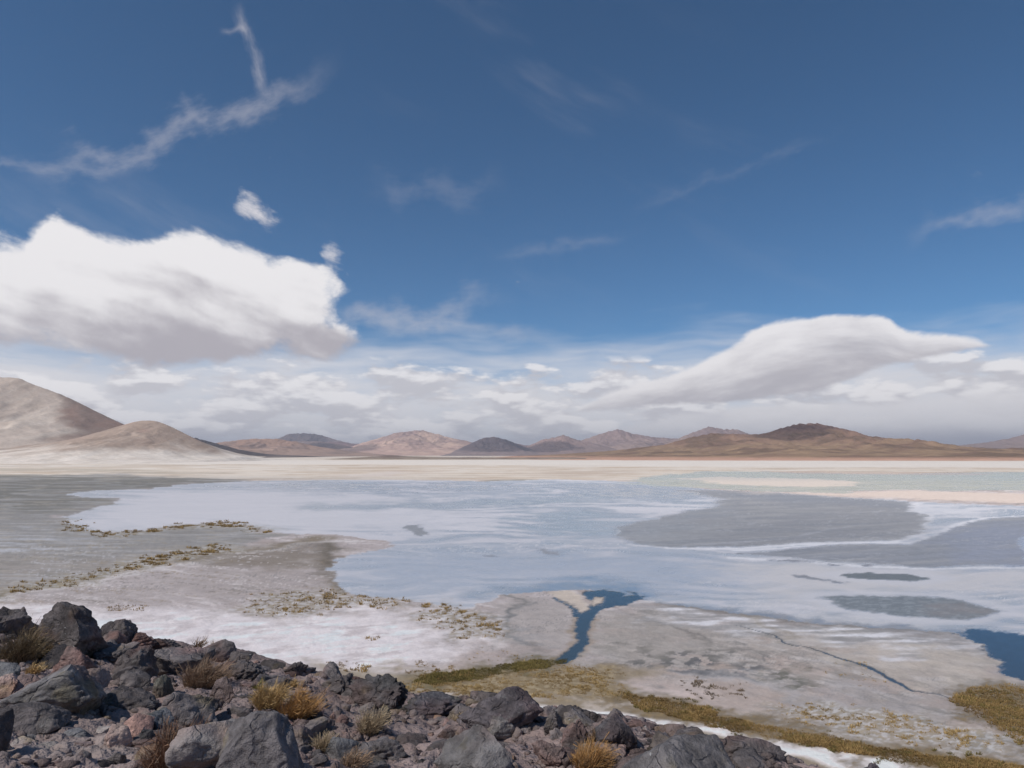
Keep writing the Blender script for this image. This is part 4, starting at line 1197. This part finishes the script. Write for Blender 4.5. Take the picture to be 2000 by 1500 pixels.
GREY = (0.150, 0.131, 0.128)
DARK = (0.103, 0.089, 0.087)
PALE = (0.205, 0.188, 0.18)
RUST = (0.170, 0.130, 0.120)
PINK = (0.29, 0.225, 0.20)
BLUE = (0.145, 0.142, 0.145)
B = 'boulder'
ROCKS = [
    (B, 'tall dark boulder standing highest on the skyline at the left', 62, 198, 1172, 1282, 11, DARK, dict(cuts=9, rough=0.13, thick=0.8)),
    (B, 'dark layered ledge of rock cut by the left picture edge on the skyline', -50, 66, 1185, 1250, 12, DARK, dict(cuts=12, rough=0.2, blocky=0.5)),
    (B, 'small knob of rock perched on the ledge at the upper left', 36, 54, 1184, 1204, 13, DARK, dict(sub=4)),
    (B, 'dark rounded boulder just right of the tallest one', 192, 262, 1207, 1262, 14, DARK, dict(cuts=8, rough=0.12)),
    (B, 'brownish skyline boulder stepping down right of the rounded dark one', 252, 304, 1235, 1275, 15, RUST, dict(rough=0.16)),
    (B, 'jagged little skyline rock ending in a round knob', 296, 350, 1243, 1276, 16, DARK, dict(rough=0.26, cuts=6, jag=0.1)),
    (B, 'low broken rock below the rounded skyline boulder', 188, 262, 1258, 1300, 17, GREY, dict(rough=0.2, cuts=13)),
    (B, 'dark overhanging boulder with a black hollow under its right end', 222, 306, 1264, 1330, 18, DARK, dict(cuts=8, rough=0.16)),
    (B, 'long flat-topped slab behind the brown bush', 295, 402, 1264, 1322, 19, GREY, dict(blocky=0.7, cuts=7, rough=0.09)),
    (B, 'smooth wedge-shaped boulder overhanging on the skyline above the brown bush', 388, 460, 1248, 1296, 20, GREY, dict(cuts=6, rough=0.07, thick=0.7)),
    (B, 'small angular dark block right of the wedge-shaped skyline boulder', 446, 492, 1270, 1300, 21, DARK, dict(cuts=14, rough=0.05)),
    (B, 'pointed reddish grey boulder behind the largest left boulder', 98, 178, 1258, 1335, 22, RUST, dict(cuts=10, rough=0.12)),
    (B, 'largest pale-crusted boulder on the left with a dark right side', 22, 206, 1290, 1410, 23, (0.165, 0.153, 0.152), dict(cuts=9, rough=0.10, thick=0.9)),
    (B, 'low square block at the left edge below the largest boulder', -8, 124, 1370, 1446, 24, GREY, dict(blocky=1.0, cuts=6, rough=0.08)),
    (B, 'dark block cut by the left picture edge beside the square block', -70, 20, 1388, 1482, 25, DARK, dict(blocky=0.6, cuts=7)),
    (B, 'bluish boulder half out of the picture under the brown grass at the left edge', -50, 46, 1284, 1350, 26, BLUE, dict(cuts=9)),
    (B, 'pinkish slab at the left edge between the bluish boulder and the largest boulder', -30, 38, 1318, 1372, 27, PINK, dict(blocky=0.4)),
    (B, 'dark low boulder right of the largest left boulder', 204, 308, 1345, 1394, 28, DARK, dict(cuts=10, rough=0.14)),
    (B, 'olive grey rock beside the lower left of the brown bush', 296, 338, 1315, 1366, 29, (0.15, 0.145, 0.125), dict(cuts=11)),
    (B, 'grey boulder with a cracked face below the brown bush', 298, 424, 1342, 1428, 30, GREY, dict(cuts=9, rough=0.12)),
    (B, 'reddish leaning slab at the right of the brown bush', 414, 460, 1318, 1378, 31, RUST, dict(cuts=13, rough=0.07, thick=0.6)),
    (B, 'broad pale grey boulder at the bottom, left of the speckled one', 332, 486, 1394, 1540, 32, PALE, dict(cuts=8, rough=0.09, thick=1.0)),
    (B, 'big dark boulder speckled with white droppings at the bottom edge', 438, 600, 1377, 1540, 33, (0.140, 0.126, 0.126), dict(cuts=8, rough=0.09, thick=0.9)),
    (B, 'dark bluish rock between the pink block and the cracked grey boulder', 276, 348, 1386, 1442, 34, (0.10, 0.105, 0.118), dict(cuts=12)),
    (B, 'pinkish tan angular block right of the pale dusty hollow', 243, 298, 1390, 1442, 35, PINK, dict(blocky=0.5, cuts=9, rough=0.06)),
    (B, 'lower pinkish tan block touching the dusty hollow', 204, 256, 1415, 1470, 36, PINK, dict(blocky=0.5, cuts=10, rough=0.06)),
    (B, 'small grey stone below the pinkish blocks', 210, 242, 1466, 1498, 37, GREY, dict(sub=4)),
    (B, 'dark tilted slab below the pinkish tan block', 268, 308, 1424, 1470, 38, (0.08, 0.085, 0.09), dict(blocky=0.5, cuts=12, thick=0.5)),
    (B, 'blue grey smooth rock on the bare soil below the golden bush', 626, 704, 1430, 1484, 39, BLUE, dict(cuts=8, rough=0.06)),
    (B, 'dark reddish rock at the right shoulder of the speckled boulder', 572, 618, 1405, 1446, 40, RUST, dict(cuts=9)),
    (B, 'small tilted rock sticking up from the brow left of the rubble crest', 554, 598, 1293, 1326, 41, DARK, dict(cuts=9, rough=0.2)),
    (B, 'dark rock behind the golden bush', 508, 562, 1320, 1354, 42, DARK, dict(cuts=10, rough=0.16)),
    (B, 'jagged upright outcrop of dark rock on the brow', 678, 794, 1318, 1392, 43, (0.098, 0.093, 0.094), dict(cuts=6, rough=0.2, jag=0.42, blocky=0.4, thick=0.6)),
    (B, 'large purplish boulder standing alone on the brow at the centre', 896, 1058, 1338, 1432, 44, (0.125, 0.108, 0.112), dict(cuts=10, rough=0.10)),
    (B, 'narrow upright rock on the brow right of the large purplish boulder', 1062, 1100, 1384, 1438, 45, GREY, dict(cuts=10, rough=0.14, jag=0.15)),
    (B, 'dark pyramid-shaped boulder against the white strip', 1166, 1242, 1396, 1476, 46, (0.10, 0.093, 0.098), dict(cuts=10, rough=0.08)),
    (B, 'large rounded pale boulder at the bottom centre', 862, 1010, 1416, 1560, 47, (0.170, 0.158, 0.155), dict(cuts=6, rough=0.07, thick=1.0)),
    (B, 'grey rock leaning behind the rounded pale boulder', 940, 1006, 1395, 1452, 48, PALE, dict(cuts=11)),
    (B, 'dark reddish block left of the rounded pale boulder', 870, 920, 1414, 1450, 49, RUST, dict(cuts=10, blocky=0.4)),
    (B, 'wide low grey boulder at the bottom right of the slope', 1216, 1432, 1428, 1580, 50, (0.150, 0.138, 0.138), dict(cuts=7, rough=0.08, thick=0.9)),
    (B, 'small two-toned stone in front of the jagged outcrop', 694, 732, 1371, 1396, 51, (0.17, 0.145, 0.135), dict(cuts=9)),
    (B, 'upright brownish stone below the jagged outcrop', 735, 764, 1376, 1414, 52, (0.17, 0.15, 0.135), dict(cuts=9)),
    (B, 'broken dark rock left of the pyramid-shaped boulder', 1098, 1156, 1408, 1472, 53, GREY, dict(cuts=13, rough=0.2)),
    (B, 'small bluish stone at the bottom left of the rounded pale boulder', 848, 892, 1468, 1512, 54, BLUE, dict(cuts=8)),
    (B, 'low dark outcrop between the jagged outcrop and the purplish boulder', 786, 900, 1358, 1404, 55, (0.115, 0.108, 0.115), dict(cuts=12, rough=0.22, blocky=0.4)),
    (B, 'low greyish outcrop in the soil right of the blue grey rock', 692, 800, 1440, 1496, 56, (0.14, 0.125, 0.125), dict(cuts=11, rough=0.2)),
    (B, 'crumbling dark rock on the brow below the small angular block', 452, 524, 1292, 1336, 57, DARK, dict(cuts=11, rough=0.24)),
    (B, 'rough crest rock left of the jagged outcrop', 628, 686, 1316, 1356, 58, DARK, dict(cuts=10, rough=0.26)),
    (B, 'reddish broken rock right of the rounded pale boulder', 1040, 1110, 1440, 1502, 59, RUST, dict(cuts=12, rough=0.18)),
    (B, 'dark rock tip at the very bottom edge, farthest right', 1676, 1752, 1484, 1580, 60, (0.10, 0.095, 0.105), dict(cuts=10, rough=0.16)),
]
for (nm, lab, a, b_, c_, d_, sd, tint, kw) in ROCKS:
    put_rock(nm, lab, a, b_, c_, d_, sd, tint, **kw)

# pale flat slabs in the dusty hollow
SLABS = [('palest thin slab lying at the left of the dusty hollow', 18, 66, 1441, 1462), ('small pale slab tucked beside the square block', 148, 178, 1398, 1408),
         ('pale slab in the middle of the dusty hollow', 66, 112, 1452, 1468), ('thin pale slab pointing up to the pink blocks', 185, 216, 1418, 1434),
         ('flat grey slab below the largest boulder', 120, 172, 1424, 1442), ('narrow slab at the lower right of the dusty hollow', 150, 190, 1446, 1462),
         ('dark flat slab under the square block', 24, 94, 1428, 1450), ('triangular pale stone at the foot of the largest boulder', 160, 190, 1384, 1402)]
for i, (lab, a, b_, c_, d_) in enumerate(SLABS):
    t = (0.33, 0.29, 0.27) if 'pale' in lab else (0.17, 0.165, 0.17)
    put_rock('stone_slab', lab, a, b_, c_, d_, 200 + i, t, cuts=9, blocky=0.9, rough=0.05, sub=4, thick=0.9, cat='stone slab')

# loose small rocks: alike, so they share their shapes and their label
shapes = []
for i in range(14):
    v, f = rock_shape(400 + i, 4, 9, 0.15, 0.3 * (i % 3), 0.0)
    v = v * np.array([1, random.uniform(0.65, 0.95), random.uniform(0.45, 0.8)])
    shapes.append(make_mesh('rock', v, f, M_ROCK))
n_loose = 0
while n_loose < 290:
    px = random.uniform(-20, 1480)
    crest = float(np.interp(px, [0, 200, 480, 700, 1000, 1250, 1450], [1240, 1262, 1290, 1335, 1380, 1420, 1475]))
    py = crest + (1510 - crest) * random.random() ** 1.35
    if px < 260 and 1425 < py < 1500 and random.random() < 0.75:
        continue
    gx, gy = on_slope(px, py)
    s = random.uniform(0.035, 0.10) * (1 + 0.05 * gy) * (2.3 if random.random() < 0.24 else 1.0)
    o = link('rock', random.choice(shapes), 'small loose rock among the boulders on the stony slope', 'rock', 'small loose rocks scattered over the slope')
    o.location = (gx, gy, float(slope_z(gx, gy)) + s * 0.10)
    o.scale = (s * random.uniform(0.8, 1.4), s, s * random.uniform(0.7, 1.2))
    o.rotation_euler = (random.uniform(-0.3, 0.3), random.uniform(-0.3, 0.3), random.uniform(0, 6.28))
    k = random.uniform(0.75, 1.25)
    base = random.choice([GREY, DARK, RUST, RUST, (0.17, 0.145, 0.14)])
    o["tint"] = [float(t * k) for t in base]
    n_loose += 1


# gravel, past counting
def gravel(n):
    v, f = ico(1)
    V_, F_ = [], []
    px = rng.uniform(-60, 1560, n); q = rng.random(n)
    crest = np.interp(px, [0, 200, 480, 700, 1000, 1250, 1450, 1560], [1225, 1255, 1285, 1330, 1372, 1412, 1465, 1490])
    py = crest + (1530 - crest) * q ** 1.1
    GX, GY = on_slope_many(px, py)
    GZ = slope_z(GX, GY)
    for i in range(n):
        gx, gy = GX[i], GY[i]
        s = 0.010 + 0.035 * rng.random() ** 3 * (1 + 0.06 * gy) + 0.0008 * gy
        w_ = v * (1 + 0.45 * rng.uniform(-1, 1, (len(v), 1))) * s * rng.uniform(0.6, 1.4, 3) * np.array([1, 1, 0.7])
        V_.append(w_ + np.array([gx, gy, GZ[i] + s * 0.35]))
        F_.append(f + i * len(v))
    me = make_mesh('gravel', np.concatenate(V_), np.concatenate(F_), M_ROCK, False)
    o = link('gravel', me, 'fine reddish grey gravel strewn between the rocks', 'gravel', None, 'stuff')
    o["tint"] = [0.225, 0.18, 0.168]


gravel(2300)

# ------------------------------------------------------------------ dry bushes and tussocks
def blades(n, rx, ry, h, r, lean=0.9, wid=0.006, segs=3, dome=False):
    """a clump of curved blades; returns verts, faces, 0..1 height along the blade"""
    a = r.uniform(0, 2 * np.pi, n); rad = np.sqrt(r.random(n))
    bx, by = np.cos(a) * rad * rx * 0.72, np.sin(a) * rad * ry * 0.72
    hh = h * r.uniform(0.55, 1.05, n) * (1 - 0.35 * rad ** 2)
    if dome:                                      # a rounded, twiggy crown
        hh = h * np.sqrt(np.clip(1 - 0.82 * rad ** 2, 0.05, 1)) * r.uniform(0.62, 1.02, n)
        bx, by = bx * 0.85, by * 0.85
    da = a + r.normal(0, 0.7, n)
    out = lean * hh * rad * r.uniform(0.4, 1.1, n)
    ww = wid * r.uniform(0.6, 1.4, n)
    fa = r.uniform(0, np.pi, n)
    vs, ts = [], []
    for k in range(segs + 1):
        t = k / segs
        cx = bx + np.cos(da) * out * t ** 1.6; cy = by + np.sin(da) * out * t ** 1.6
        jx = r.normal(0, (0.05 if dome else 0.02) * h, n) * t; jy = r.normal(0, (0.05 if dome else 0.02) * h, n) * t
        cz = hh * t * (1 - 0.12 * t)
        e = ww * (1 - 0.8 * t)
        for s in (-1, 1):
            vs.append(np.stack([cx + jx + s * e * np.cos(fa), cy + jy + s * e * np.sin(fa), cz], 1)); ts.append(np.full(n, t))
    Vb = np.concatenate(vs); tb = np.concatenate(ts)
    Fb = []
    for k in range(segs):
        i = np.arange(n)
        Fb.append(np.stack([2 * k * n + i, (2 * k + 1) * n + i, (2 * k + 3) * n + i, (2 * k + 2) * n + i], 1))
    return Vb, np.concatenate(Fb), tb, np.tile(r.random(n), 2 * (segs + 1))


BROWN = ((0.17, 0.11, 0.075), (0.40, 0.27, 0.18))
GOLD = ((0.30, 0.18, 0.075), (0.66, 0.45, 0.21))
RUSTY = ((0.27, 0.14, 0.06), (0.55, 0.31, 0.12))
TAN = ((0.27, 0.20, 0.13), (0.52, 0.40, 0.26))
BUSHES = [
    ('round brown twiggy bush in front of the long flat slab', 336, 430, 1293, 1350, BROWN, 900),
    ('golden bushy tussock behind the speckled boulder, its left half', 482, 552, 1344, 1396, GOLD, 900),
    ('rusty golden tussock behind the speckled boulder, its right half', 530, 608, 1358, 1414, RUSTY, 900),
    ('reddish brown bush at the bottom edge left of the pale grey boulder', 270, 382, 1432, 1530, ((0.12, 0.07, 0.045), (0.34, 0.20, 0.13)), 1100),
    ('dark dry tangle of twigs at the left edge below the tallest boulder', -20, 74, 1238, 1304, ((0.09, 0.065, 0.04), (0.26, 0.19, 0.11)), 900),
    ('small orange tussock at the right of the dark dry tangle', 64, 98, 1264, 1294, RUSTY, 400),
    ('small yellow green tussock above the golden bush', 488, 518, 1334, 1358, ((0.12, 0.11, 0.03), (0.34, 0.29, 0.09)), 300),
    ('small orange tuft left of the tallest boulder', 40, 66, 1222, 1244, RUSTY, 250),
    ('small orange tuft at the foot of the tallest boulder', 114, 144, 1243, 1270, RUSTY, 300),
    ('pale straw tuft behind the wedge-shaped skyline boulder', 402, 436, 1240, 1262, TAN, 200),
    ('brown twigs sticking up left of the wedge-shaped skyline boulder', 372, 396, 1248, 1274, BROWN, 90),
    ('faint tan grass on the bare soil below the jagged outcrop', 690, 746, 1394, 1444, TAN, 350),
    ('pale tan tuft at the left foot of the purplish boulder', 876, 914, 1398, 1420, TAN, 250),
    ('orange brown bush at the bottom edge right of the rounded pale boulder', 1112, 1196, 1468, 1520, RUSTY, 700),
    ('reddish brown bush left of the pyramid-shaped boulder', 1146, 1198, 1424, 1468, ((0.11, 0.07, 0.045), (0.28, 0.18, 0.11)), 500),
    ('little orange tuft on the crest left of the jagged outcrop', 654, 676, 1330, 1354, RUSTY, 200),
    ('tan tuft between the speckled boulder and the blue grey rock', 612, 646, 1436, 1476, TAN, 300),
    ('brown tuft at the bottom edge below the blue grey rock', 660, 706, 1468, 1510, BROWN, 350),
    ('yellow tuft just left of the pointed reddish grey boulder', 44, 72, 1300, 1328, GOLD, 200),
    ('small gold tuft behind the golden bush, by the dark rock', 556, 582, 1332, 1352, GOLD, 200),
]
for i, (lab, a, b_, c_, d_, (lo, hi), n) in enumerate(BUSHES):
    gx, gy = on_slope((a + b_) / 2, d_ - 4)
    wid = (b_ - a) / FOC * gy
    hgt = (d_ - c_) / FOC * gy * 1.12
    r = np.random.default_rng(900 + i)
    Vb, Fb, tb, rb = blades(int(n * 1.7), wid / 2, wid / 2 * 0.75, hgt, r, 1.0, 0.0026 + 0.0002 * gy, 4, True)
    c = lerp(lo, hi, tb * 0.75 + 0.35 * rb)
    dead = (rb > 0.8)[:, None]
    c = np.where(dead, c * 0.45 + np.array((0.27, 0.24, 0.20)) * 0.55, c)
    Vb[:, 0] += (0.10 + 0.16 * r.random()) * hgt * tb ** 2 + 0.10 * hgt * fbm(Vb[:, 0] * 4 / max(wid, 0.1), Vb[:, 1] * 4 / max(wid, 0.1), 2) * tb
    Vb[:, 2] *= 1 + 0.45 * fbm(Vb[:, 0] * 3.2 / max(wid, 0.1) + i, Vb[:, 1] * 3.2 / max(wid, 0.1), 2)
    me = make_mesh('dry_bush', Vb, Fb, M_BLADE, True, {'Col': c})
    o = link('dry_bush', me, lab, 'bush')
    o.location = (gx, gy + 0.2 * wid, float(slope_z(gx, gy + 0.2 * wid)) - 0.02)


def in_patch(pts, n, seed, thr=None, freq=60, warp=0.03):
    """random places inside a traced patch of the flat, clumped by noise"""
    r = np.random.default_rng(seed)
    poly = chart(pts)
    out = []
    while sum(len(o) for o in out) < n:
        u = r.uniform(poly[:, 0].min(), poly[:, 0].max(), 4 * n); v = r.uniform(poly[:, 1].min(), poly[:, 1].max(), 4 * n)
        k = sdist(u + warp * fbm(u * 30, v * 30, 3), v + warp * fbm(u * 30 + 7, v * 30, 3), poly) > 0
        if thr is not None:
            k &= fbm(u * freq, v * freq, 3) > thr
        out.append(np.stack([u[k], v[k]], 1))
    q = np.concatenate(out)[:n]
    y = np.exp(q[:, 1])
    return q[:, 0] * y, y


def meadow(name, label, patches, seed):
    V_, F_, C_ = [], [], []
    off = 0
    r = np.random.default_rng(seed)
    for (pts, n, lo, hi, size, thr) in patches:
        x, y = in_patch(pts, n, seed + len(pts), thr, 60, 0.008 if thr is None else 0.03)
        patch = fbm(x * 0.22, y * 0.22, 4)
        for k in range(len(x)):
            s = size * r.uniform(0.5, 1.5) * (1 + 0.5 * patch[k])
            Vb, Fb, tb, rb = blades(7, s * 0.55, s * 0.55, s * 0.75, r, 0.9, s * 0.085, 1)
            V_.append(Vb + np.array([x[k], y[k], 0.04])); F_.append(Fb + off); off += len(Vb)
            C_.append(lerp(lo, hi, np.clip(tb * 0.5 + 0.3 * rb + r.uniform(-0.15, 0.25) + 0.6 * patch[k], 0.0, 1.1)))
    me = make_mesh(name, np.concatenate(V_), np.concatenate(F_), M_BLADE, True, {'Col': np.concatenate(C_)})
    link(name, me, label, 'grass', None, 'stuff')


OLIVE = ((0.12, 0.10, 0.04), (0.30, 0.235, 0.085))
SALLOW = ((0.25, 0.165, 0.07), (0.56, 0.40, 0.19))
STRAW = ((0.20, 0.125, 0.05), (0.50, 0.34, 0.145))
UMBER = ((0.17, 0.11, 0.045), (0.44, 0.295, 0.125))
meadow('bank_grass', 'olive and tawny grass bed along the creek head and the foot of the slope',
       [(G1, 3200, *OLIVE, 0.34, None), (G2, 5200, *SALLOW, 0.26, -0.2), (G3, 9000, *UMBER, 0.32, None), (G3, 1500, *OLIVE, 0.34, 0.15),
        ([(780, 1300), (840, 1285), (860, 1310), (1000, 1310), (860, 1335), (800, 1328)], 350, *STRAW, 0.35, 0.05)], 51)
meadow('marsh_grass', 'brown olive marsh grass at the lower right edge', [(G4, 6000, *UMBER, 0.32, None), (G4, 1200, *OLIVE, 0.34, 0.1)], 61)
meadow('shore_grass', 'scattered straw coloured tussocks along the lagoon shores',
       [([(815, 1200), (860, 1174), (900, 1186), (960, 1208), (990, 1230), (965, 1250), (900, 1245), (830, 1216)], 620, *STRAW, 0.50, 0.08),
        ([(460, 1192), (500, 1170), (560, 1160), (640, 1150), (700, 1165), (800, 1174), (800, 1182), (700, 1186), (640, 1192), (560, 1206), (500, 1200)], 700, *STRAW, 0.55, 0.08),
        ([(120, 1015), (145, 1024), (200, 1044), (310, 1030), (440, 1019), (535, 1036), (500, 1040), (430, 1027), (310, 1036), (200, 1050), (130, 1034)], 1100, *STRAW, 0.9, 0.0),
        ([(235, 1108), (300, 1085), (400, 1068), (450, 1064), (450, 1076), (360, 1090), (250, 1118)], 520, *STRAW, 0.8, 0.05),
        ([(0, 1150), (160, 1122), (280, 1095), (420, 1074), (420, 1082), (280, 1106), (160, 1136), (0, 1166)], 480, *STRAW, 0.6, 0.05),
        ([(205, 1190), (240, 1182), (290, 1184), (280, 1194), (230, 1197)], 60, *STRAW, 0.6, None),
        ([(640, 1300), (690, 1294), (745, 1306), (720, 1314), (660, 1310)], 70, *STRAW, 0.5, 0.0),
        ([(715, 1246), (740, 1243), (742, 1254), (722, 1257)], 18, *STRAW, 0.45, None),
        ([(1500, 1385), (1620, 1375), (1760, 1395), (1900, 1430), (1990, 1470), (1800, 1455), (1640, 1425), (1540, 1410)], 1100, *SALLOW, 0.30, 0.14),
        ([(1330, 1322), (1400, 1330), (1460, 1350), (1440, 1368), (1370, 1368), (1330, 1345)], 420, (0.10, 0.08, 0.06), (0.24, 0.18, 0.12), 0.28, 0.14),
        ([(1600, 1300), (1700, 1290), (1750, 1340), (1660, 1345)], 60, *SALLOW, 0.3, 0.2),
        ([(960, 1262), (1080, 1290), (1010, 1300), (900, 1300)], 60, *SALLOW, 0.3, 0.1)], 71)


# ------------------------------------------------------------------ cloud overhead whose shade lies on the near flat
def mat_cloud():
    m, g, b = new_mat("cloud_vapour")
    nt = m.node_tree
    d = attr(g, 'dens').outputs['Fac']
    diff = g.node('ShaderNodeBsdfDiffuse'); diff.inputs[0].default_value = (0.9, 0.9, 0.9, 1)
    trl = g.node('ShaderNodeBsdfTranslucent'); trl.inputs[0].default_value = (0.9, 0.9, 0.9, 1)
    mx = g.node('ShaderNodeMixShader'); mx.inputs[0].default_value = 0.5
    nt.links.new(diff.outputs[0], mx.inputs[1]); nt.links.new(trl.outputs[0], mx.inputs[2])
    tr = g.node('ShaderNodeBsdfTransparent')
    m2 = g.node('ShaderNodeMixShader')
    g.put(m2.inputs[0], d)
    nt.links.new(tr.outputs[0], m2.inputs[1]); nt.links.new(mx.outputs[0], m2.inputs[2])
    nt.links.new(m2.outputs[0], nt.nodes['Material Output'].inputs['Surface'])
    return m


M_CLOUD = mat_cloud()


def overhead_cloud(name, label, shade, alt, thick, dens):
    """shade: outline on the ground of the shadow; the cloud floats where the sun throws it there"""
    sh = np.array(shade, float)
    off = np.array([SUN_DIR.x, SUN_DIR.y]) / SUN_DIR.z * alt
    p = sh + off
    lo, hi = p.min(0) - 200, p.max(0) + 200
    n = 110
    X, Y = np.meshgrid(np.linspace(lo[0], hi[0], n), np.linspace(lo[1], hi[1], n))
    x, y = X.ravel(), Y.ravel()
    sz = (hi - lo).max()
    s = sdist(x + 0.02 * sz * fbm(x / sz * 9, y / sz * 9, 4), y + 0.02 * sz * fbm(x / sz * 9 + 5, y / sz * 9, 4), p)
    k = sstep(s, -0.02 * sz, 0.05 * sz)
    puff = 0.6 + 0.4 * fbm(x / sz * 12, y / sz * 12, 4)
    top = alt + thick * k * puff; bot = alt - 0.3 * thick * k * puff
    f = grid_faces(n, n)
    keep = (k[f] > 0.002).any(1)
    f = f[keep]
    v = np.concatenate([np.stack([x, y, top], 1), np.stack([x, y, bot], 1)])
    F = np.concatenate([f, f[:, ::-1] + n * n])
    idx, inv = np.unique(F, return_inverse=True)
    me = make_mesh(name, v[idx], inv.reshape(-1, 4), M_CLOUD, True, {'dens': np.concatenate([k, k])[idx] * dens})
    link(name, me, label, 'cloud', None, 'stuff')


overhead_cloud('cloud', 'broad thin cloud high above the near shore', [(-3600, 1500), (-1500, 1120), (-760, 1010), (-300, 900), (0, 800), (130, 640), (230, 500), (320, 400), (520, 250), (1400, -300), (1400, -1800), (-3600, -1800)], 2300.0, 160.0, 0.18)


def oval(px, py, depth, rx, ry):
    x, _ = far(px, py, depth)
    return [(x + rx * math.cos(a), depth + ry * math.sin(a)) for a in np.linspace(0, 2 * math.pi, 14, endpoint=False)]


for lab, sh, alt in [('small high cloud shading the blue dome', oval(965, 865, 11200, 560, 1300), 6600.0),
                     ('small high cloud shading the notched mountain', oval(1075, 870, 11600, 620, 900), 6900.0),
                     ('long high cloud shading the dark ridge left of the centre', oval(655, 872, 12000, 900, 1200), 7600.0),
                     ('high cloud shading the low hill behind the sandy dome', oval(440, 875, 5800, 420, 700), 3700.0),
                     ('small cloud shading the top of the brown mountain', oval(1570, 840, 5450, 330, 420), 3400.0),
                     ('high cloud shading the blue grey peak', oval(600, 855, 18500, 900, 1500), 10500.0)]:
    overhead_cloud('cloud', lab, sh, alt, 120.0, 0.30)


# ------------------------------------------------------------------ air
def haze():
    bm = bmesh.new()
    bmesh.ops.create_cube(bm, size=1.0)
    me = bpy.data.meshes.new('haze'); bm.to_mesh(me); bm.free()
    o = link('haze', me, 'thin pale desert haze over the whole basin', 'haze', None, 'stuff')
    o.scale = (90000, 60000, 1004.0)
    o.location = (0, 18000, -4 + 502.0)
    m = bpy.data.materials.new('haze'); m.use_nodes = True
    nt = m.node_tree; nt.nodes.clear()
    out = nt.nodes.new('ShaderNodeOutputMaterial')
    pv = nt.nodes.new('ShaderNodeVolumePrincipled')
    pv.inputs['Color'].default_value = (0.86, 0.885, 0.99, 1)
    pv.inputs['Density'].default_value = 3.4e-5
    pv.inputs['Anisotropy'].default_value = 0.2
    nt.links.new(pv.outputs[0], out.inputs['Volume'])
    me.materials.append(m)


haze()
